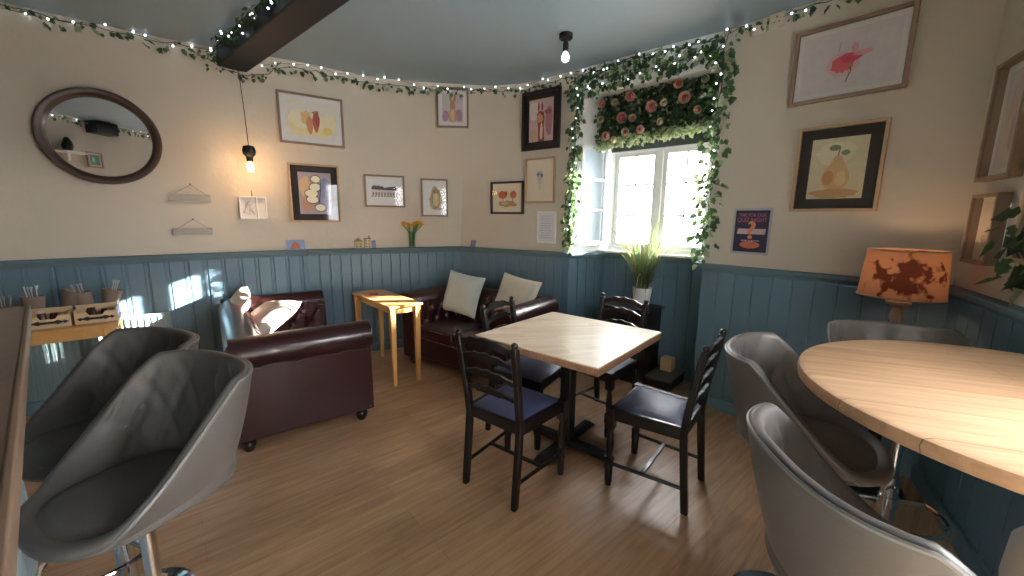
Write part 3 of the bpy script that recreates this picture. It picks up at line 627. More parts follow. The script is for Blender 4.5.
# a bouquet silhouette on the front of the shade (object space, towards -x-y), its edge broken up by noise
side = mth('ADD', mth('MULTIPLY', se.outputs[0], .71), mth('MULTIPLY', se.outputs[1], -.70))
zz = mth('SUBTRACT', se.outputs[2], .355)
e1 = mth('ADD', mth('POWER', mth('ABSOLUTE', mth('MULTIPLY', mth('SUBTRACT', side, .005), 7.6)), 2), mth('POWER', mth('ABSOLUTE', mth('MULTIPLY', zz, 9.5)), 2))
fac = mth('ADD', mth('MULTIPLY', mth('SUBTRACT', .95, e1), .16), vo.outputs[0])
rp = nt.nodes.new('ShaderNodeValToRGB'); LK(fac, rp.inputs[0]); e = rp.color_ramp.elements; e[0].position = .50; e[0].color = (.30, .15, .085, 1); e[1].position = .58; e[1].color = (.07, .022, .014, 1)
x = rp.color_ramp.elements.new(.53); x.color = (.22, .1, .06, 1)
a_ = nt.nodes.new('ShaderNodeBsdfDiffuse'); b_ = nt.nodes.new('ShaderNodeBsdfTranslucent'); mx = nt.nodes.new('ShaderNodeMixShader'); mx.inputs[0].default_value = .32
LK(rp.outputs[0], a_.inputs[0]); LK(rp.outputs[0], b_.inputs[0]); LK(a_.outputs[0], mx.inputs[1]); LK(b_.outputs[0], mx.inputs[2]); LK(mx.outputs[0], out.inputs[0])
q = MB().grid(lambda u, v: ((.170 - .017 * v) * cos(2 * pi * u), (.170 - .017 * v) * sin(2 * pi * u), .250 + .24 * v), 64, 8, True)
obj('lamp_shade', q, sm, t, smooth=True)
for z, r in ((.252, .170), (.488, .153)): obj('shade_rim', MB().tube([(r * cos(a), r * sin(a), z) for a in [2 * pi * k / 48 for k in range(48)]], .004, 6, closed=True), 'oakdk', t, smooth=True)
obj('bulb', MB().ball((0, 0, .34), .03, 12), 'opal', t, smooth=True)
l = light('lamp_glow', 'POINT', (LX, LY, .826 + .40), .8, (1, .62, .34), shadow_soft_size=.03)
# ------------------------------------------------------------------ framed pictures
ART = {}
def blob(cx, cy, rx, ry, n=18, j=.15, seed=0):
    r = random.Random(seed + int(cx * 977 + cy * 331)); return [(cx + rx * (1 + r.uniform(-j, j)) * cos(2 * pi * k / n), cy + ry * (1 + r.uniform(-j, j)) * sin(2 * pi * k / n)) for k in range(n)]
_cm = {}
def cmat(c):
    c = tuple(c)
    if c not in _cm: _cm[c] = mat('ink_wash', c, .8, var=.12, vscale=25)
    return _cm[c]
def picture(label, c, n, w, h, fw_=.018, dep=.025, fm='oak', mm='matwhite', mg=.05, shapes=(), bgc=None, up=None, group=None, name='framed_picture', glass=True):
    n = V((*n, 0)).normalized(); u = V((-n.y, n.x, 0)); c = clear_wall(V(c), u, n, w, h) + n * (dep / 2)
    T = frame_T(c, u, n); t = thing(name, label, 'picture', T=T, group=group)
    f = MB()
    for sx in (-1, 1): f.box((sx * (w - fw_) / 2, 0, 0), (fw_, dep, h))
    for sz in (-1, 1): f.box((0, 0, sz * (h - fw_) / 2), (w - 2 * fw_, dep, fw_))
    obj('frame', f, fm, t, bevel=.002)
    obj('mount', MB().box((0, dep / 2 - .006, 0), (w - 2 * fw_ + .002, .004, h - 2 * fw_ + .002)), mm, t)
    pw, ph = w - 2 * fw_ - 2 * mg, h - 2 * fw_ - 2 * mg; y0 = dep / 2 - .009
    q = MB()
    if bgc: q.add([(-pw / 2, y0, -ph / 2), (pw / 2, y0, -ph / 2), (pw / 2, y0, ph / 2), (-pw / 2, y0, ph / 2)], [(0, 1, 2, 3)], cmat(bgc))
    for i, (col, pts) in enumerate(shapes):   # points in -1..1 of the print
        yy = y0 - .0004 * (i + 1); k = len(pts); cxm = sum(p[0] for p in pts) / k; czm = sum(p[1] for p in pts) / k
        q.add([(a * pw / 2, yy, b * ph / 2) for a, b in pts] + [(cxm * pw / 2, yy, czm * ph / 2)], [(i_, (i_ + 1) % k, k) for i_ in range(k)], cmat(col))
    if q.v: obj('print', q, None, t)
    if glass: obj('glazing', MB().box((0, -dep / 2 + .006, 0), (w - 2 * fw_ + .001, .0015, h - 2 * fw_ + .001)), 'picglass', t)
    return t
WSEG = [(W[i][0], W[i][1], W[i + 1][0], W[i + 1][1]) for i in range(len(W) - 1)] + [(GP, (1.51, 3.16), (1.87, 2.62), (1.92, 2.70)), ((1.87, 2.62), (1.92, 2.70), JP, (2.40, 2.17)), (JP, (2.40, 2.17), KP, KP)]
def clear_wall(c, u, n, w, h):
    best = None
    for a in (-.5, -.25, 0, .25, .5):
        for b in (-.5, 0, .5):
            p = c + u * (a * w) + V((0, 0, b * h)); k = (p.z - DZ) / (CZ - DZ)
            for b0, t0, b1, t1 in WSEG:
                P0 = V(b0).lerp(V(t0), k); P1 = V(b1).lerp(V(t1), k); e = P1 - P0; den = n.x * e.y - n.y * e.x
                if abs(den) < 1e-6: continue
                r = P0 - V((p.x, p.y)); t = (r.x * e.y - r.y * e.x) / den; s_ = (r.x * n.y - r.y * n.x) / den
                if -.02 <= s_ <= 1.02 and abs(t) < .3 and (best is None or t > best): best = t
    return c + n * ((best or 0) + .003)
def ln(x0, y0, x1, y1, w=.03):
    d = V((x1 - x0, y1 - y0)).normalized(); p = V((-d.y, d.x)) * w; return [(x0 + p.x, y0 + p.y), (x1 + p.x, y1 + p.y), (x1 - p.x, y1 - p.y), (x0 - p.x, y0 - p.y)]
nAB = (.66, -.7515)
picture('pale wood framed wash of two red brown cattle, above the dark mounted one', (-1.885, 3.93, 2.325), (.56, -.83), .545, .44, mg=.04, bgc=(.74, .70, .62), fm='oakdk', shapes=[
    ((.80, .68, .38), blob(0, -.4, .92, .5, 26, .12)), ((.82, .76, .55), blob(-.45, .0, .42, .5)), ((.82, .72, .5), blob(.6, -.1, .35, .5)), ((.7, .45, .2), blob(-.22, .1, .2, .4, 14, .25)), ((.5, .12, .06), blob(.16, .0, .15, .58, 16, .2)),
    ((.6, .25, .1), blob(-.1, -.25, .13, .5, 14, .2)), ((.36, .07, .05), blob(.2, .1, .10, .38, 12, .2)), ((.7, .5, .2), ln(-.4, .35, -.05, .38, .03)), ((.4, .2, .1), ln(.0, .42, .28, .5, .03)), ((.75, .6, .2), blob(.6, -.5, .2, .2))])
picture('oak framed picture of cream flower heads in dark mount, left wall', (-1.925, 3.985, 1.67), (.52, -.85), .44, .545, mm='matdark', mg=.06, bgc=(.42, .35, .4), shapes=[
    ((.65, .45, .25), blob(-.6, .3, .35, .5)), ((.25, .28, .42), blob(.6, .2, .35, .6)), ((.5, .3, .2), blob(-.5, -.5, .4, .4)), ((.3, .32, .5), blob(.5, -.6, .4, .35))] +
    [((.1, .08, .1), blob(x, z, a + .05, b + .04, 20, .06)) for x, z, a, b in ((.05, .68, .28, .16), (.0, .3, .33, .18), (-.25, .0, .38, .18), (-.2, -.3, .36, .17), (.25, -.68, .32, .17))] +
    [((.85, .82, .62), blob(x, z, a, b, 20, .06)) for x, z, a, b in ((.05, .68, .28, .16), (.0, .3, .33, .18), (-.25, .0, .38, .18), (-.2, -.3, .36, .17), (.25, -.68, .32, .17))] + [((.08, .07, .12), ln(.35, .5, .2, -.5, .03))])
sh = [((.12, .1, .14), [(-.85, -.1), (-.85, .35), (-.7, .5), (-.5, .3), (-.45, .5), (-.3, .35), (-.15, .45), (.0, .25), (.3, .35), (.5, .3), (.7, .45), (.85, .25), (.85, -.1)]), ((.66, .62, .6), [(-.85, -.45), (.85, -.45), (.85, .08), (-.85, .12)])]
for i in range(9):
    sh.append(((.15, .13, .16), [(-.8 + i * .19, -.35), (-.71 + i * .19, -.35), (-.71 + i * .19, -.12), (-.8 + i * .19, -.12)])); sh.append(((.4, .35, .2), blob(-.8 + i * .2, -.45, .08, .08)))
picture('wide oak framed ink wash of a building terrace above daffodil shelf', (-1.342, 4.285, 1.718), (.40, -.92), .40, .325, mg=.03, fm='oakdk', bgc=(.76, .75, .74), shapes=sh)
picture('small upright framed owl print in the room corner beside daffodils', (-.862, 4.478, 1.665), (.30, -.95), .285, .40, mg=.03, fm='oakdk', bgc=(.74, .72, .68), shapes=[
    ((.42, .36, .26), blob(.1, -.1, .72, .82, 22, .2)), ((.3, .24, .16), blob(.15, -.05, .5, .76, 22, .14)), ((.62, .48, .28), blob(.15, -.1, .34, .56, 18, .1)), ((.25, .2, .15), blob(.05, .4, .12, .12)), ((.25, .2, .15), blob(.35, .4, .12, .12)), ((.7, .6, .4), blob(.2, .1, .12, .2)), ((.5, .3, .3), blob(.5, -.75, .3, .1))])
picture('framed hare print high on wall, partly behind the ceiling ivy', (-.634, 4.405, 2.565), (.10, -1), .325, .39, mg=.04, fm='oakdk', bgc=(.6, .5, .52), shapes=[
    ((.5, .58, .5), blob(-.5, .5, .45, .4)), ((.42, .25, .36), blob(.6, -.5, .35, .45)), ((.42, .25, .36), blob(-.7, -.6, .3, .4)), ((.45, .24, .1), blob(-.2, .72, .12, .28, 14, .05)), ((.45, .24, .1), blob(.22, .72, .12, .28, 14, .05)), ((.5, .27, .12), blob(0, .15, .26, .4, 16, .08)),
    ((.55, .34, .18), blob(0, -.55, .42, .5, 18, .08)), ((.72, .5, .34), blob(0, -.5, .2, .4))])
picture('black framed red giraffe print beside the ivy clad window', (.283, 4.165, 2.405), (-.60, -.80), .44, .555, .03, .03, 'blackframe', 'matdark', .05, bgc=(.56, .42, .42), shapes=[
    ((.66, .6, .58), blob(-.6, .5, .4, .45)), ((.4, .2, .25), blob(.65, -.1, .3, .7)), ((.55, .4, .25), blob(-.6, -.7, .35, .25)), ((.3, .07, .06), [(-.2, -1), (-.25, -.2), (-.35, .1), (-.25, .45), (.2, .4), (.3, .1), (.25, -.3), (.3, -1)]),
    ((.6, .3, .15), blob(-.08, .1, .26, .22)), ((.3, .08, .08), blob(-.2, .62, .08, .2)), ((.3, .08, .08), blob(.1, .62, .08, .2)), ((.4, .1, .12), blob(.6, .35, .3, .12)), ((.75, .6, .5), blob(.05, -.55, .12, .4)), ((.12, .02, .03), blob(.1, .3, .07, .05)), ((.12, .02, .03), blob(-.28, .28, .06, .05))], glass=True)
picture('oak framed print of a grey ostrich head below the giraffe', (.288, 4.15, 1.83), (-.59, -.81), .355, .44, .018, .025, 'oak', 'matcream', .035, shapes=[
    ((.42, .44, .52), blob(-.02, .3, .28, .26, 22, .22)), ((.08, .08, .12), blob(-.2, .33, .09, .1)), ((.08, .08, .12), blob(.18, .3, .09, .1)), ((.5, .52, .6), blob(-.02, -.0, .12, .3, 16, .2)), ((.55, .55, .6), blob(0, -.35, .07, .22, 14, .3)), ((.65, .5, .4), blob(-.02, .12, .1, .1))])
picture('small black framed print of two red poppy heads', (-.048, 4.345, 1.667), (-.52, -.855), .405, .335, .02, .028, 'blackframe', 'matcream', .045, bgc=(.75, .65, .5), shapes=[
    ((.55, .13, .06), blob(-.42, .3, .4, .38, 20, .1)), ((.55, .13, .06), blob(.55, .3, .28, .38, 18, .1)), ((.28, .12, .1), blob(-.1, .45, .12, .2)), ((.42, .27, .1), blob(0, -.6, .85, .3, 24, .25)), ((.6, .45, .3), blob(-.2, -.55, .3, .12)), ((.25, .2, .08), ln(-.4, 0, -.35, -.5)), ((.25, .2, .08), ln(.5, 0, .5, -.5))])
rows_ = [((.45, .45, .52), [(-.7, .8 - k * .17), (.7 - (k % 3) * .12, .8 - k * .17), (.7 - (k % 3) * .12, .76 - k * .17), (-.7, .76 - k * .17)]) for k in range(10)]
picture('pale framed printed notice beside window ivy, just above the panelling', (.35, 4.085, 1.37), (-.59, -.81), .225, .325, .010, .012, 'matwhite', 'paper', .012, bgc=(.68, .68, .74), shapes=rows_, name='framed_notice')
nR = (-.76, -.65)
picture('large oak framed pink dancer flower print high on right wall', (1.985, 2.575, 2.40), nR, .555, .435, .022, .03, 'oakdk', 'matwhite', .03, bgc=(.68, .64, .64), shapes=[
    ((.72, .5, .5), blob(-.12, -.12, .36, .42, 24, .12)), ((.66, .12, .16), blob(-.12, -.12, .25, .30, 22, .16)), ((.62, .08, .13), blob(.05, .06, .24, .16, 18, .2)), ((.72, .3, .34), blob(.3, .14, .2, .08, 14, .3)), ((.72, .35, .38), blob(.12, .35, .07, .18, 12, .2)), ((.55, .04, .1), blob(-.03, -.02, .09, .1)),
    ((.08, .05, .03), ln(.06, -.22, .09, -.4, .014)), ((.08, .05, .03), ln(.09, -.38, .0, -.78, .012)), ((.4, .3, .3), ln(-.22, .3, -.18, .65, .008)), ((.3, .28, .1), blob(.05, -.2, .03, .08))])
picture('oak framed pear painting in wide dark mount on right wall', (1.985, 2.54, 1.772), nR, .43, .515, .018, .03, 'oak', 'matdark', .06, bgc=(.66, .62, .42), shapes=[
    ((.78, .74, .58), blob(-.1, .5, .7, .4, 20, .1)), ((.5, .33, .16), blob(0, -.82, .85, .16, 24, .15)), ((.62, .42, .2), [(-.55, -.35), (-.45, -.05), (-.25, .15), (-.12, .38), (.02, .45), (.16, .36), (.3, .1), (.45, -.15), (.5, -.4), (.35, -.62), (0, -.7), (-.35, -.62)]),
    ((.45, .24, .1), blob(-.28, -.3, .2, .25, 16, .12)), ((.74, .58, .32), blob(.18, -.35, .2, .25, 16, .12)), ((.2, .24, .1), blob(-.15, .68, .2, .1, 14, .08)), ((.2, .24, .1), blob(.25, .5, .16, .09, 14, .08)), ((.12, .07, .04), ln(0, .42, .04, .66, .02))])
# question mark quiz poster with raised lettering
def text(name, s, size, m, parent, loc, align='CENTER', sx=1):
    cu = bpy.data.curves.new(name, 'FONT'); cu.body = s; cu.size = size; cu.align_x = align; cu.align_y = 'CENTER'; cu.offset = size * .02
    to = bpy.data.objects.new(name, cu); me = bpy.data.meshes.new_from_object(to); bpy.data.objects.remove(to); me.materials.clear(); me.materials.append(m if not isinstance(m, str) else M[m])
    o = bpy.data.objects.new(name, me); COL.objects.link(o); o.parent = parent; o.matrix_local = Matrix.Translation(loc) @ Matrix.Rotation(pi / 2, 4, 'X') @ Matrix.Diagonal((sx, 1, 1, 1)); return o
n = V((*nR, 0)).normalized(); T = frame_T(V((1.688, 2.857, 1.38)) + n * .012, V((-n.y, n.x, 0)), n)
po = thing('quiz_poster', 'navy quiz poster with big orange question mark beside window ivy', 'poster', T=T)
obj('sheet', MB().box((0, 0, 0), (.215, .002, .29)), cmat((.025, .02, .05)), po); obj('sleeve', MB().box((0, .004, 0), (.245, .004, .325)), mat('grey_plastic_sleeve', (.42, .42, .42), .3), po)
text('heading', 'TIME FOR OUR', .033, cmat((.3, .12, .18)), po, (0, -.0016, .112), sx=.8); text('heading', 'QUIZ NIGHT', .040, cmat((.34, .1, .12)), po, (0, -.0016, .078), sx=.82)
q = MB().add([(-.09, -.0014, -.02), (.09, -.0014, -.02), (.095, -.0014, .018), (-.085, -.0014, .018)], [(0, 1, 2, 3)]); obj('white_band', q, cmat((.55, .42, .42)), po)
obj('glow_disc', MB().add([(a * .065, -.0013, -.095 + b * .025) for a, b in blob(0, 0, 1, 1, 20, .02)], [tuple(range(20))]), cmat((.5, .13, .07)), po)
text('small_line', 'PRIZES TO BE WON', .013, cmat((.7, .5, .6)), po, (0, -.0018, -.066))
text('question_mark', '?', .17, cmat((.62, .24, .1)), po, (0, -.003, .002), sx=1.15)
# pictures on the side wall, seen edge on
sd = (JP - KP).normalized(); sn = V((-sd.y, sd.x)); 
if sn.x > 0: sn = -sn
def side(s): p = JP + (KP - JP).normalized() * s; return p
def sidepic(label, s, z, w, h, **k):
    p = side(s); return picture(label, (p.x, p.y, z), (sn.x, sn.y), w, h, **k)
fl = [((.6, .45, .4), blob(0, .1, .6, .65, 20, .2)), ((.45, .35, .32), blob(.1, -.3, .2, .4, 14, .2))]
sidepic('upper boxy oak framed picture nearest the corner on side wall', .285, 1.905, .30, .52, fw_=.02, dep=.045, fm='oakdk', mm='matwhite', mg=.03, bgc=(.6, .55, .5), shapes=fl)
sidepic('small boxy cream picture low on side wall above panelling', .28, 1.425, .24, .32, fw_=.014, dep=.045, fm='oakdk', mm='matcream', mg=.02, bgc=(.7, .6, .46), shapes=[((.42, .32, .24), blob(0, -.35, .55, .3, 16, .2)), ((.5, .4, .3), blob(-.1, -.1, .2, .2, 12, .2))])
sidepic('wide framed picture behind the trailing ivy on side wall', .75, 1.56, .40, .53, fw_=.02, dep=.03, fm='oak', mg=.06, bgc=(.55, .5, .48), shapes=fl)
sidepic('framed picture cut off by photo edge, highest on side wall', .70, 2.16, .36, .46, fw_=.03, dep=.04, fm='walnut', mg=.05, bgc=(.5, .45, .4), shapes=fl)
# ------------------------------------------------------------------ round mirror
n = V((.66, -.7515, 0)); T = frame_T(V((-3.07, 3.13, 2.01)) + n * .005, V((.7515, .66, 0)), n) @ Matrix.Rotation(pi / 2, 4, 'X')
mr = thing('wall_mirror', 'round mirror in deep dark walnut frame on left wall', 'mirror', T=T)
obj('frame', MB().lathe([(.325, 0), (.335, .02), (.335, .07), (.325, .085), (.30, .085), (.285, .07), (.28, .03), (.275, .02), (.275, 0)], 72, cap=False), 'walnut', mr, smooth=True, angle=50)
obj('mirror_glass', MB().lathe([(.283, .022), (.283, .024)], 72), 'mirror', mr)
# ------------------------------------------------------------------ hanging wooden battens and white box print
def batten(label, c, w, nz):
    T = frame_T(V(c) + n * .02, V((.7515, .66, 0)), n); t = thing('hanging_batten', label, 'wall sign', T=T, group='pale wooden battens on cords')
    obj('batten', MB().box((0, 0, 0), (w, .014, .058)), 'gwood', t, bevel=.001)
    q = MB().tube([(-w / 2 + .01, -.008, .012), (.01, -.0, nz)], .0015, 5); q.tube([(w / 2 - .01, -.008, .012), (.01, 0, nz)], .0015, 5); obj('cord', q, 'cord', t)
    obj('nail', MB().tube([(.01, .02, nz + .004), (.01, -.012, nz + .004)], .006, 8), 'nail', t)
batten('upper grey wooden batten hanging from cord beside the mirror', (-2.705, 3.428, 1.596), .27, .105)
batten('lower grey wooden batten hanging from cord above the panelling', (-2.72, 3.432, 1.316), .265, .10)
n3 = V((.61, -.79, 0)).normalized(); T = frame_T(V((-2.36, 3.70, 1.525)) + n3 * .025, V((-n3.y, n3.x, 0)), n3)
bx = thing('box_frame', 'small white box frame with grey drawing under pendant bulb', 'picture', T=T)
f = MB()
for sx in (-1, 1): f.box((sx * .1, 0, 0), (.008, .05, .19))
for sz in (-1, 1): f.box((0, 0, sz * .093), (.2, .05, .008))
f.box((.03, 0, 0), (.008, .045, .18)); obj('box', f, 'white', bx); obj('backing', MB().box((0, .022, 0), (.2, .004, .19)), 'matwhite', bx)
q = MB()
for i in range(9): q.tube([(-.08 + random.random() * .09, .018, -.07 + random.random() * .14) for _ in range(3)], .0015, 4)
obj('drawing', q, mat('grey_ink', (.35, .35, .36), .8), bx); obj('hook', MB().tube([(0, .02, .095), (0, .0, .13), (0, .02, .15)], .003, 5), 'nail', bx)
# ------------------------------------------------------------------ pendant lamp by the wall, ceiling lamp
px_, py_ = -2.20, 3.47
t = thing('pendant_lamp', 'black pendant with glowing filament bulb hanging near left wall', 'lamp', (px_, py_, 0))
obj('flex', MB().tube([(-.06, .06, 2.62), (-.02, .02, 2.3), (0, 0, 2.02)], .0035, 6), 'wire', t)
obj('lamp_holder', MB().lathe([(.008, 2.03), (.04, 2.02), (.05, 1.985), (.045, 1.955), (.026, 1.935), (.024, 1.90)], 24), 'black', t, smooth=True)
g = obj('bulb', MB().lathe([(.014, 1.905), (.028, 1.885), (.041, 1.855), (.042, 1.835), (.03, 1.81), (.005, 1.80)], 24), 'glass', t, smooth=True)
q = MB()
for k in range(8): a = 2 * pi * k / 8; q.tube([(.008 * cos(a), .008 * sin(a), 1.895), (.024 * cos(a), .024 * sin(a), 1.86), (.02 * cos(a + .5), .02 * sin(a + .5), 1.82)], .003, 5)
obj('filament', q, 'warm', g)
light('pendant_glow', 'POINT', (px_ + .0, py_ - .0, 1.85), 2.5, (1, .6, .28), shadow_soft_size=.04)
t = thing('ceiling_lamp', 'black ceiling rose with bare white bulb in front of window', 'lamp', (.38, 3.235, CZ))
obj('ceiling_rose', MB().lathe([(.05, 0), (.05, -.03), (.045, -.035)], 28), 'black', t, smooth=True); obj('stem', MB().lathe([(.006, -.03), (.006, -.06)], 10), 'black', t)
obj('lamp_holder', MB().lathe([(.016, -.055), (.021, -.065), (.021, -.115), (.018, -.12)], 20), 'black', t, smooth=True)
obj('bulb', MB().lathe([(.014, -.12), (.02, -.13), (.03, -.15), (.032, -.165), (.026, -.185), (.004, -.197)], 24), 'opal', t, smooth=True)
# double socket high on right wall
n = V((*nR, 0)).normalized(); u_ = V((-n.y, n.x, 0))
for s_, lab in ((.0, 'blank white socket plate high on right wall near ceiling'), (.105, 'white wall socket with pin holes high on right wall')):
    T = frame_T(V((1.655, 2.965, 2.735)) + u_ * s_ + n * .012 + V((0, 0, .012 * (s_ > 0))), u_, n); t = thing('wall_socket', lab, 'socket', T=T)
    obj('plate', MB().box((0, 0, 0), (.088, .012, .088)), 'socket', t, bevel=.004)
    if s_: obj('pin_hole', MB().box((0, -.007, .02), (.006, .003, .012)), 'black', t); obj('pin_hole', MB().box((-.014, -.007, -.012), (.01, .003, .005)), 'black', t); obj('pin_hole', MB().box((.014, -.007, -.012), (.01, .003, .005)), 'black', t)
# ------------------------------------------------------------------ things on the panelling ledge
def ledge(x, y, off=.032):
    # nearest wall segment between the dado corners
    best = None
    for a, b in ((LW, B0), (B0, B1), (B1, EP)):
        u = (b - a).normalized(); s = max(0, min((b - a).length, (V((x, y)) - a).dot(u))); p = a + u * s; dd = (p - V((x, y))).length
        if best is None or dd < best[0]: best = (dd, p, u)
    _, p, u = best; nn = V((u.y, -u.x)); p = p + nn * off; return V((p.x, p.y, DZ + .001)), math.atan2(u.y, u.x)
p, a = ledge(-2.13, 3.93)
def card(name, label, p, a, w, h, cols, lean=.015):
    t = thing(name, label, 'card', p, a); 
    obj('sheet', MB().add([(-w / 2, -.01, 0), (w / 2, -.01, 0), (w / 2, lean, h), (-w / 2, lean, h), (-w / 2, -.008, 0), (w / 2, -.008, 0), (w / 2, lean + .002, h), (-w / 2, lean + .002, h)], [(0, 1, 2, 3), (7, 6, 5, 4), (0, 4, 5, 1), (3, 2, 6, 7), (0, 3, 7, 4), (1, 5, 6, 2)]), cmat(cols[0]), t)
    k = (lean + .01) / h; P = lambda x, z: (x * w / 2, -.0108 + k * z * h, z * h)
    obj('print', MB().add([P(-.7, .1), P(.5, .1), P(.4, .5), P(0, .85), P(-.4, .55)], [(0, 1, 2, 3, 4)]), cmat(cols[1]), t); return t
card('picture_card', 'folded blue card with red brick house, on ledge under magnolia picture', p, a, .16, .095, ((.22, .3, .5), (.45, .14, .08)))
card('picture_card', 'small blue photo card standing on ledge in the room corner', *ledge(-.43, 4.55), .07, .075, ((.16, .2, .36), (.35, .2, .2)))
def cottage(label, x, y, w, h, roof, col):
    p, a = ledge(x, y, .03); t = thing('cottage_ornament', label, 'ornament', p, a, 'cottage ornaments on the ledge')
    obj('walls', MB().box((0, 0, h / 2), (w, .045, h)), cmat(col), t, bevel=.001)
    r = MB()
    if roof: r.add([(-w * .6, -.027, h * .92), (w * .6, -.027, h * .92), (0, -.027, h * 1.45), (-w * .6, .027, h * .92), (w * .6, .027, h * .92), (0, .027, h * 1.45)], [(0, 1, 2), (5, 4, 3), (0, 2, 5, 3), (1, 4, 5, 2), (0, 3, 4, 1)])
    else: r.box((0, 0, h + .004), (w * 1.1, .052, .01)); r.box((w * .3, 0, h + .02), (.012, .02, .03))
    obj('roof', r, cmat((.25, .15, .08)), t); wn_ = MB()
    for i in (-1, 1):
        for j in ((.25, .6) if roof else (.2, .5, .8)): wn_.box((i * w * .25, -.0235, h * j), (w * .22, .003, h * .16))
    obj('windows', wn_, cmat((.12, .08, .05)), t)
cottage('gabled cream cottage ornament on ledge left of its flat roofed neighbour', -1.60, 4.17, .075, .075, True, (.5, .45, .25)); cottage('flat roofed cream town house ornament on ledge beside gabled one', -1.52, 4.21, .06, .095, False, (.6, .48, .28))
card('picture_card', 'narrow blue card tucked beside the flat roofed house ornament', *ledge(-1.463, 4.235), .04, .08, ((.18, .22, .42), (.3, .3, .4)))
p, a = ledge(-1.10, 4.40, .03); t = thing('flower_vase', 'glass vase of yellow daffodils on the corner ledge', 'vase', p)
t.scale = (1.3, 1.3, 1.45)
obj('vase', MB().lathe([(.022, 0), (.028, .004), (.026, .05), (.033, .12), (.031, .12), (.024, .05), (.02, .01)], 24), 'vase', t, smooth=True)
q = MB(); f = MB(); r = random.Random(5)
for i in range(16):
    a = r.uniform(0, 2 * pi); s = r.uniform(.01, .095); p = V((s * cos(a) * 1.1, s * sin(a) * .35 - .01, .155 + r.uniform(0, .03))); q.tube([(.012 * cos(a), .008 * sin(a), .01), (.02 * cos(a), .012 * sin(a), .1), p], .003, 5)
    for k in range(6): b = 2 * pi * k / 6; f.leaf(p, (cos(b), sin(b) * .7, .35), (0, 0, 1), .034, 'yellow', .9, False)
    f.lathe([(.005, 0), (.009, .012), (.011, .015)], 8, p, 'yellow')
obj('stems', q, 'stem', t, smooth=True); obj('daffodil_heads', f, None, t)
# ------------------------------------------------------------------ condiment table against the left wall
T = frame_T((-3.115, 2.70, 0), (.7515, .66, 0), (.66, -.7515, 0)); T.translation = V((-3.18, 2.458, 0)) + V((.66, -.7515, 0)) * .0
t = thing('condiment_table', 'light wooden table against left wall carrying cutlery and condiments', 'table', T=T)
TW, TD, TH_ = 1.0, .50, .735
Tc = T
obj('tabletop', MB().box((0, 0, TH_ - .012), (TW, TD, .024)), 'pine', t, bevel=.003)
q = MB(); q.box((0, -TD / 2 + .03, TH_ - .055), (TW - .1, .02, .06)); q.box((0, TD / 2 - .03, TH_ - .055), (TW - .1, .02, .06)); obj('apron', q, 'pine', t)
for sx in (-1, 1):
    for sy in (-1, 1): obj('leg', MB().taper((sx * (TW / 2 - .035), sy * (TD / 2 - .035), 0), (.04, .04), (sx * (TW / 2 - .045), sy * (TD / 2 - .04), TH_ - .024), (.065, .06)), 'pine', t, bevel=.003)
def ontab(x, y, z=0): return T @ V((x, y, TH_ + .001 + z))
ang = math.atan2(.66, .7515)
def caddy(label, x, w=.20):
    c = thing('condiment_caddy', label, 'caddy', ontab(x, -.10), ang, 'wooden condiment caddies'); hh_ = .075
    obj('front_board', MB().prism([(-w / 2, 0), (w / 2, 0), (w / 2, hh_), (w * .22, hh_), (w * .16, hh_ * .72), (-w * .16, hh_ * .72), (-w * .22, hh_), (-w / 2, hh_)], -.006, .006, T=Matrix.Translation((0, -.06, 0)) @ Matrix.Rotation(pi / 2, 4, 'X')), 'caddy', c)
    obj('back_board', MB().box((0, .06, .055), (w, .01, .11)), 'caddy', c); obj('base_board', MB().box((0, 0, .004), (w - .01, .11, .008)), 'caddy', c)
    for s in (-1, 1): obj('side_board', MB().box((s * (w / 2 - .005), 0, .045), (.01, .11, .09)), 'caddy', c)
    hd = MB().add([(a * w * .46, -.069, .034 + b * .016) for a, b in [(-1, 0), (-.8, .7), (-.7, .3), (-.45, .9), (-.3, .4), (.3, .4), (.45, .9), (.7, .3), (.8, .7), (1, 0), (.8, -.7), (.7, -.3), (.45, -.9), (.3, -.4), (-.3, -.4), (-.45, -.9), (-.7, -.3), (-.8, -.7)]], [tuple(range(18))])
    hd.tube([(-w * .3, -.07, .034), (-w * .25, -.085, .034), (w * .25, -.085, .034), (w * .3, -.07, .034)], .006, 6); obj('iron_handle', hd, 'iron', c)
caddy('left wooden condiment caddy with black iron handle plate', .18); caddy('right wooden condiment caddy with black iron handle plate, at table end', .395)
def jar(label, x, y, r_, h_, m, capm='steel'):
    c = thing('condiment_jar', label, 'jar', ontab(x, y, .008), 0, 'condiment jars in the caddies'); obj('jar', MB().lathe([(r_, 0), (r_, h_ * .8), (r_ * .7, h_ * .88)], 16), m, c, smooth=True, angle=50); obj('lid', MB().lathe([(r_ * .8, h_ * .86), (r_ * .8, h_)], 16), capm, c, smooth=True, angle=50)
jar('steel topped pepper pot in the left caddy', .15, -.11, .02, .095, 'jar'); jar('short dark sauce jar in the left caddy', .20, -.10, .02, .075, 'jar', 'black'); jar('yellow mustard jar in left caddy', .24, -.10, .014, .08, 'yellow', 'steel')
jar('dark sauce jar in the right caddy', .37, -.10, .026, .085, 'jar', 'black'); jar('dark brown bottle in the right caddy', .43, -.10, .02, .07, 'jar', 'black')
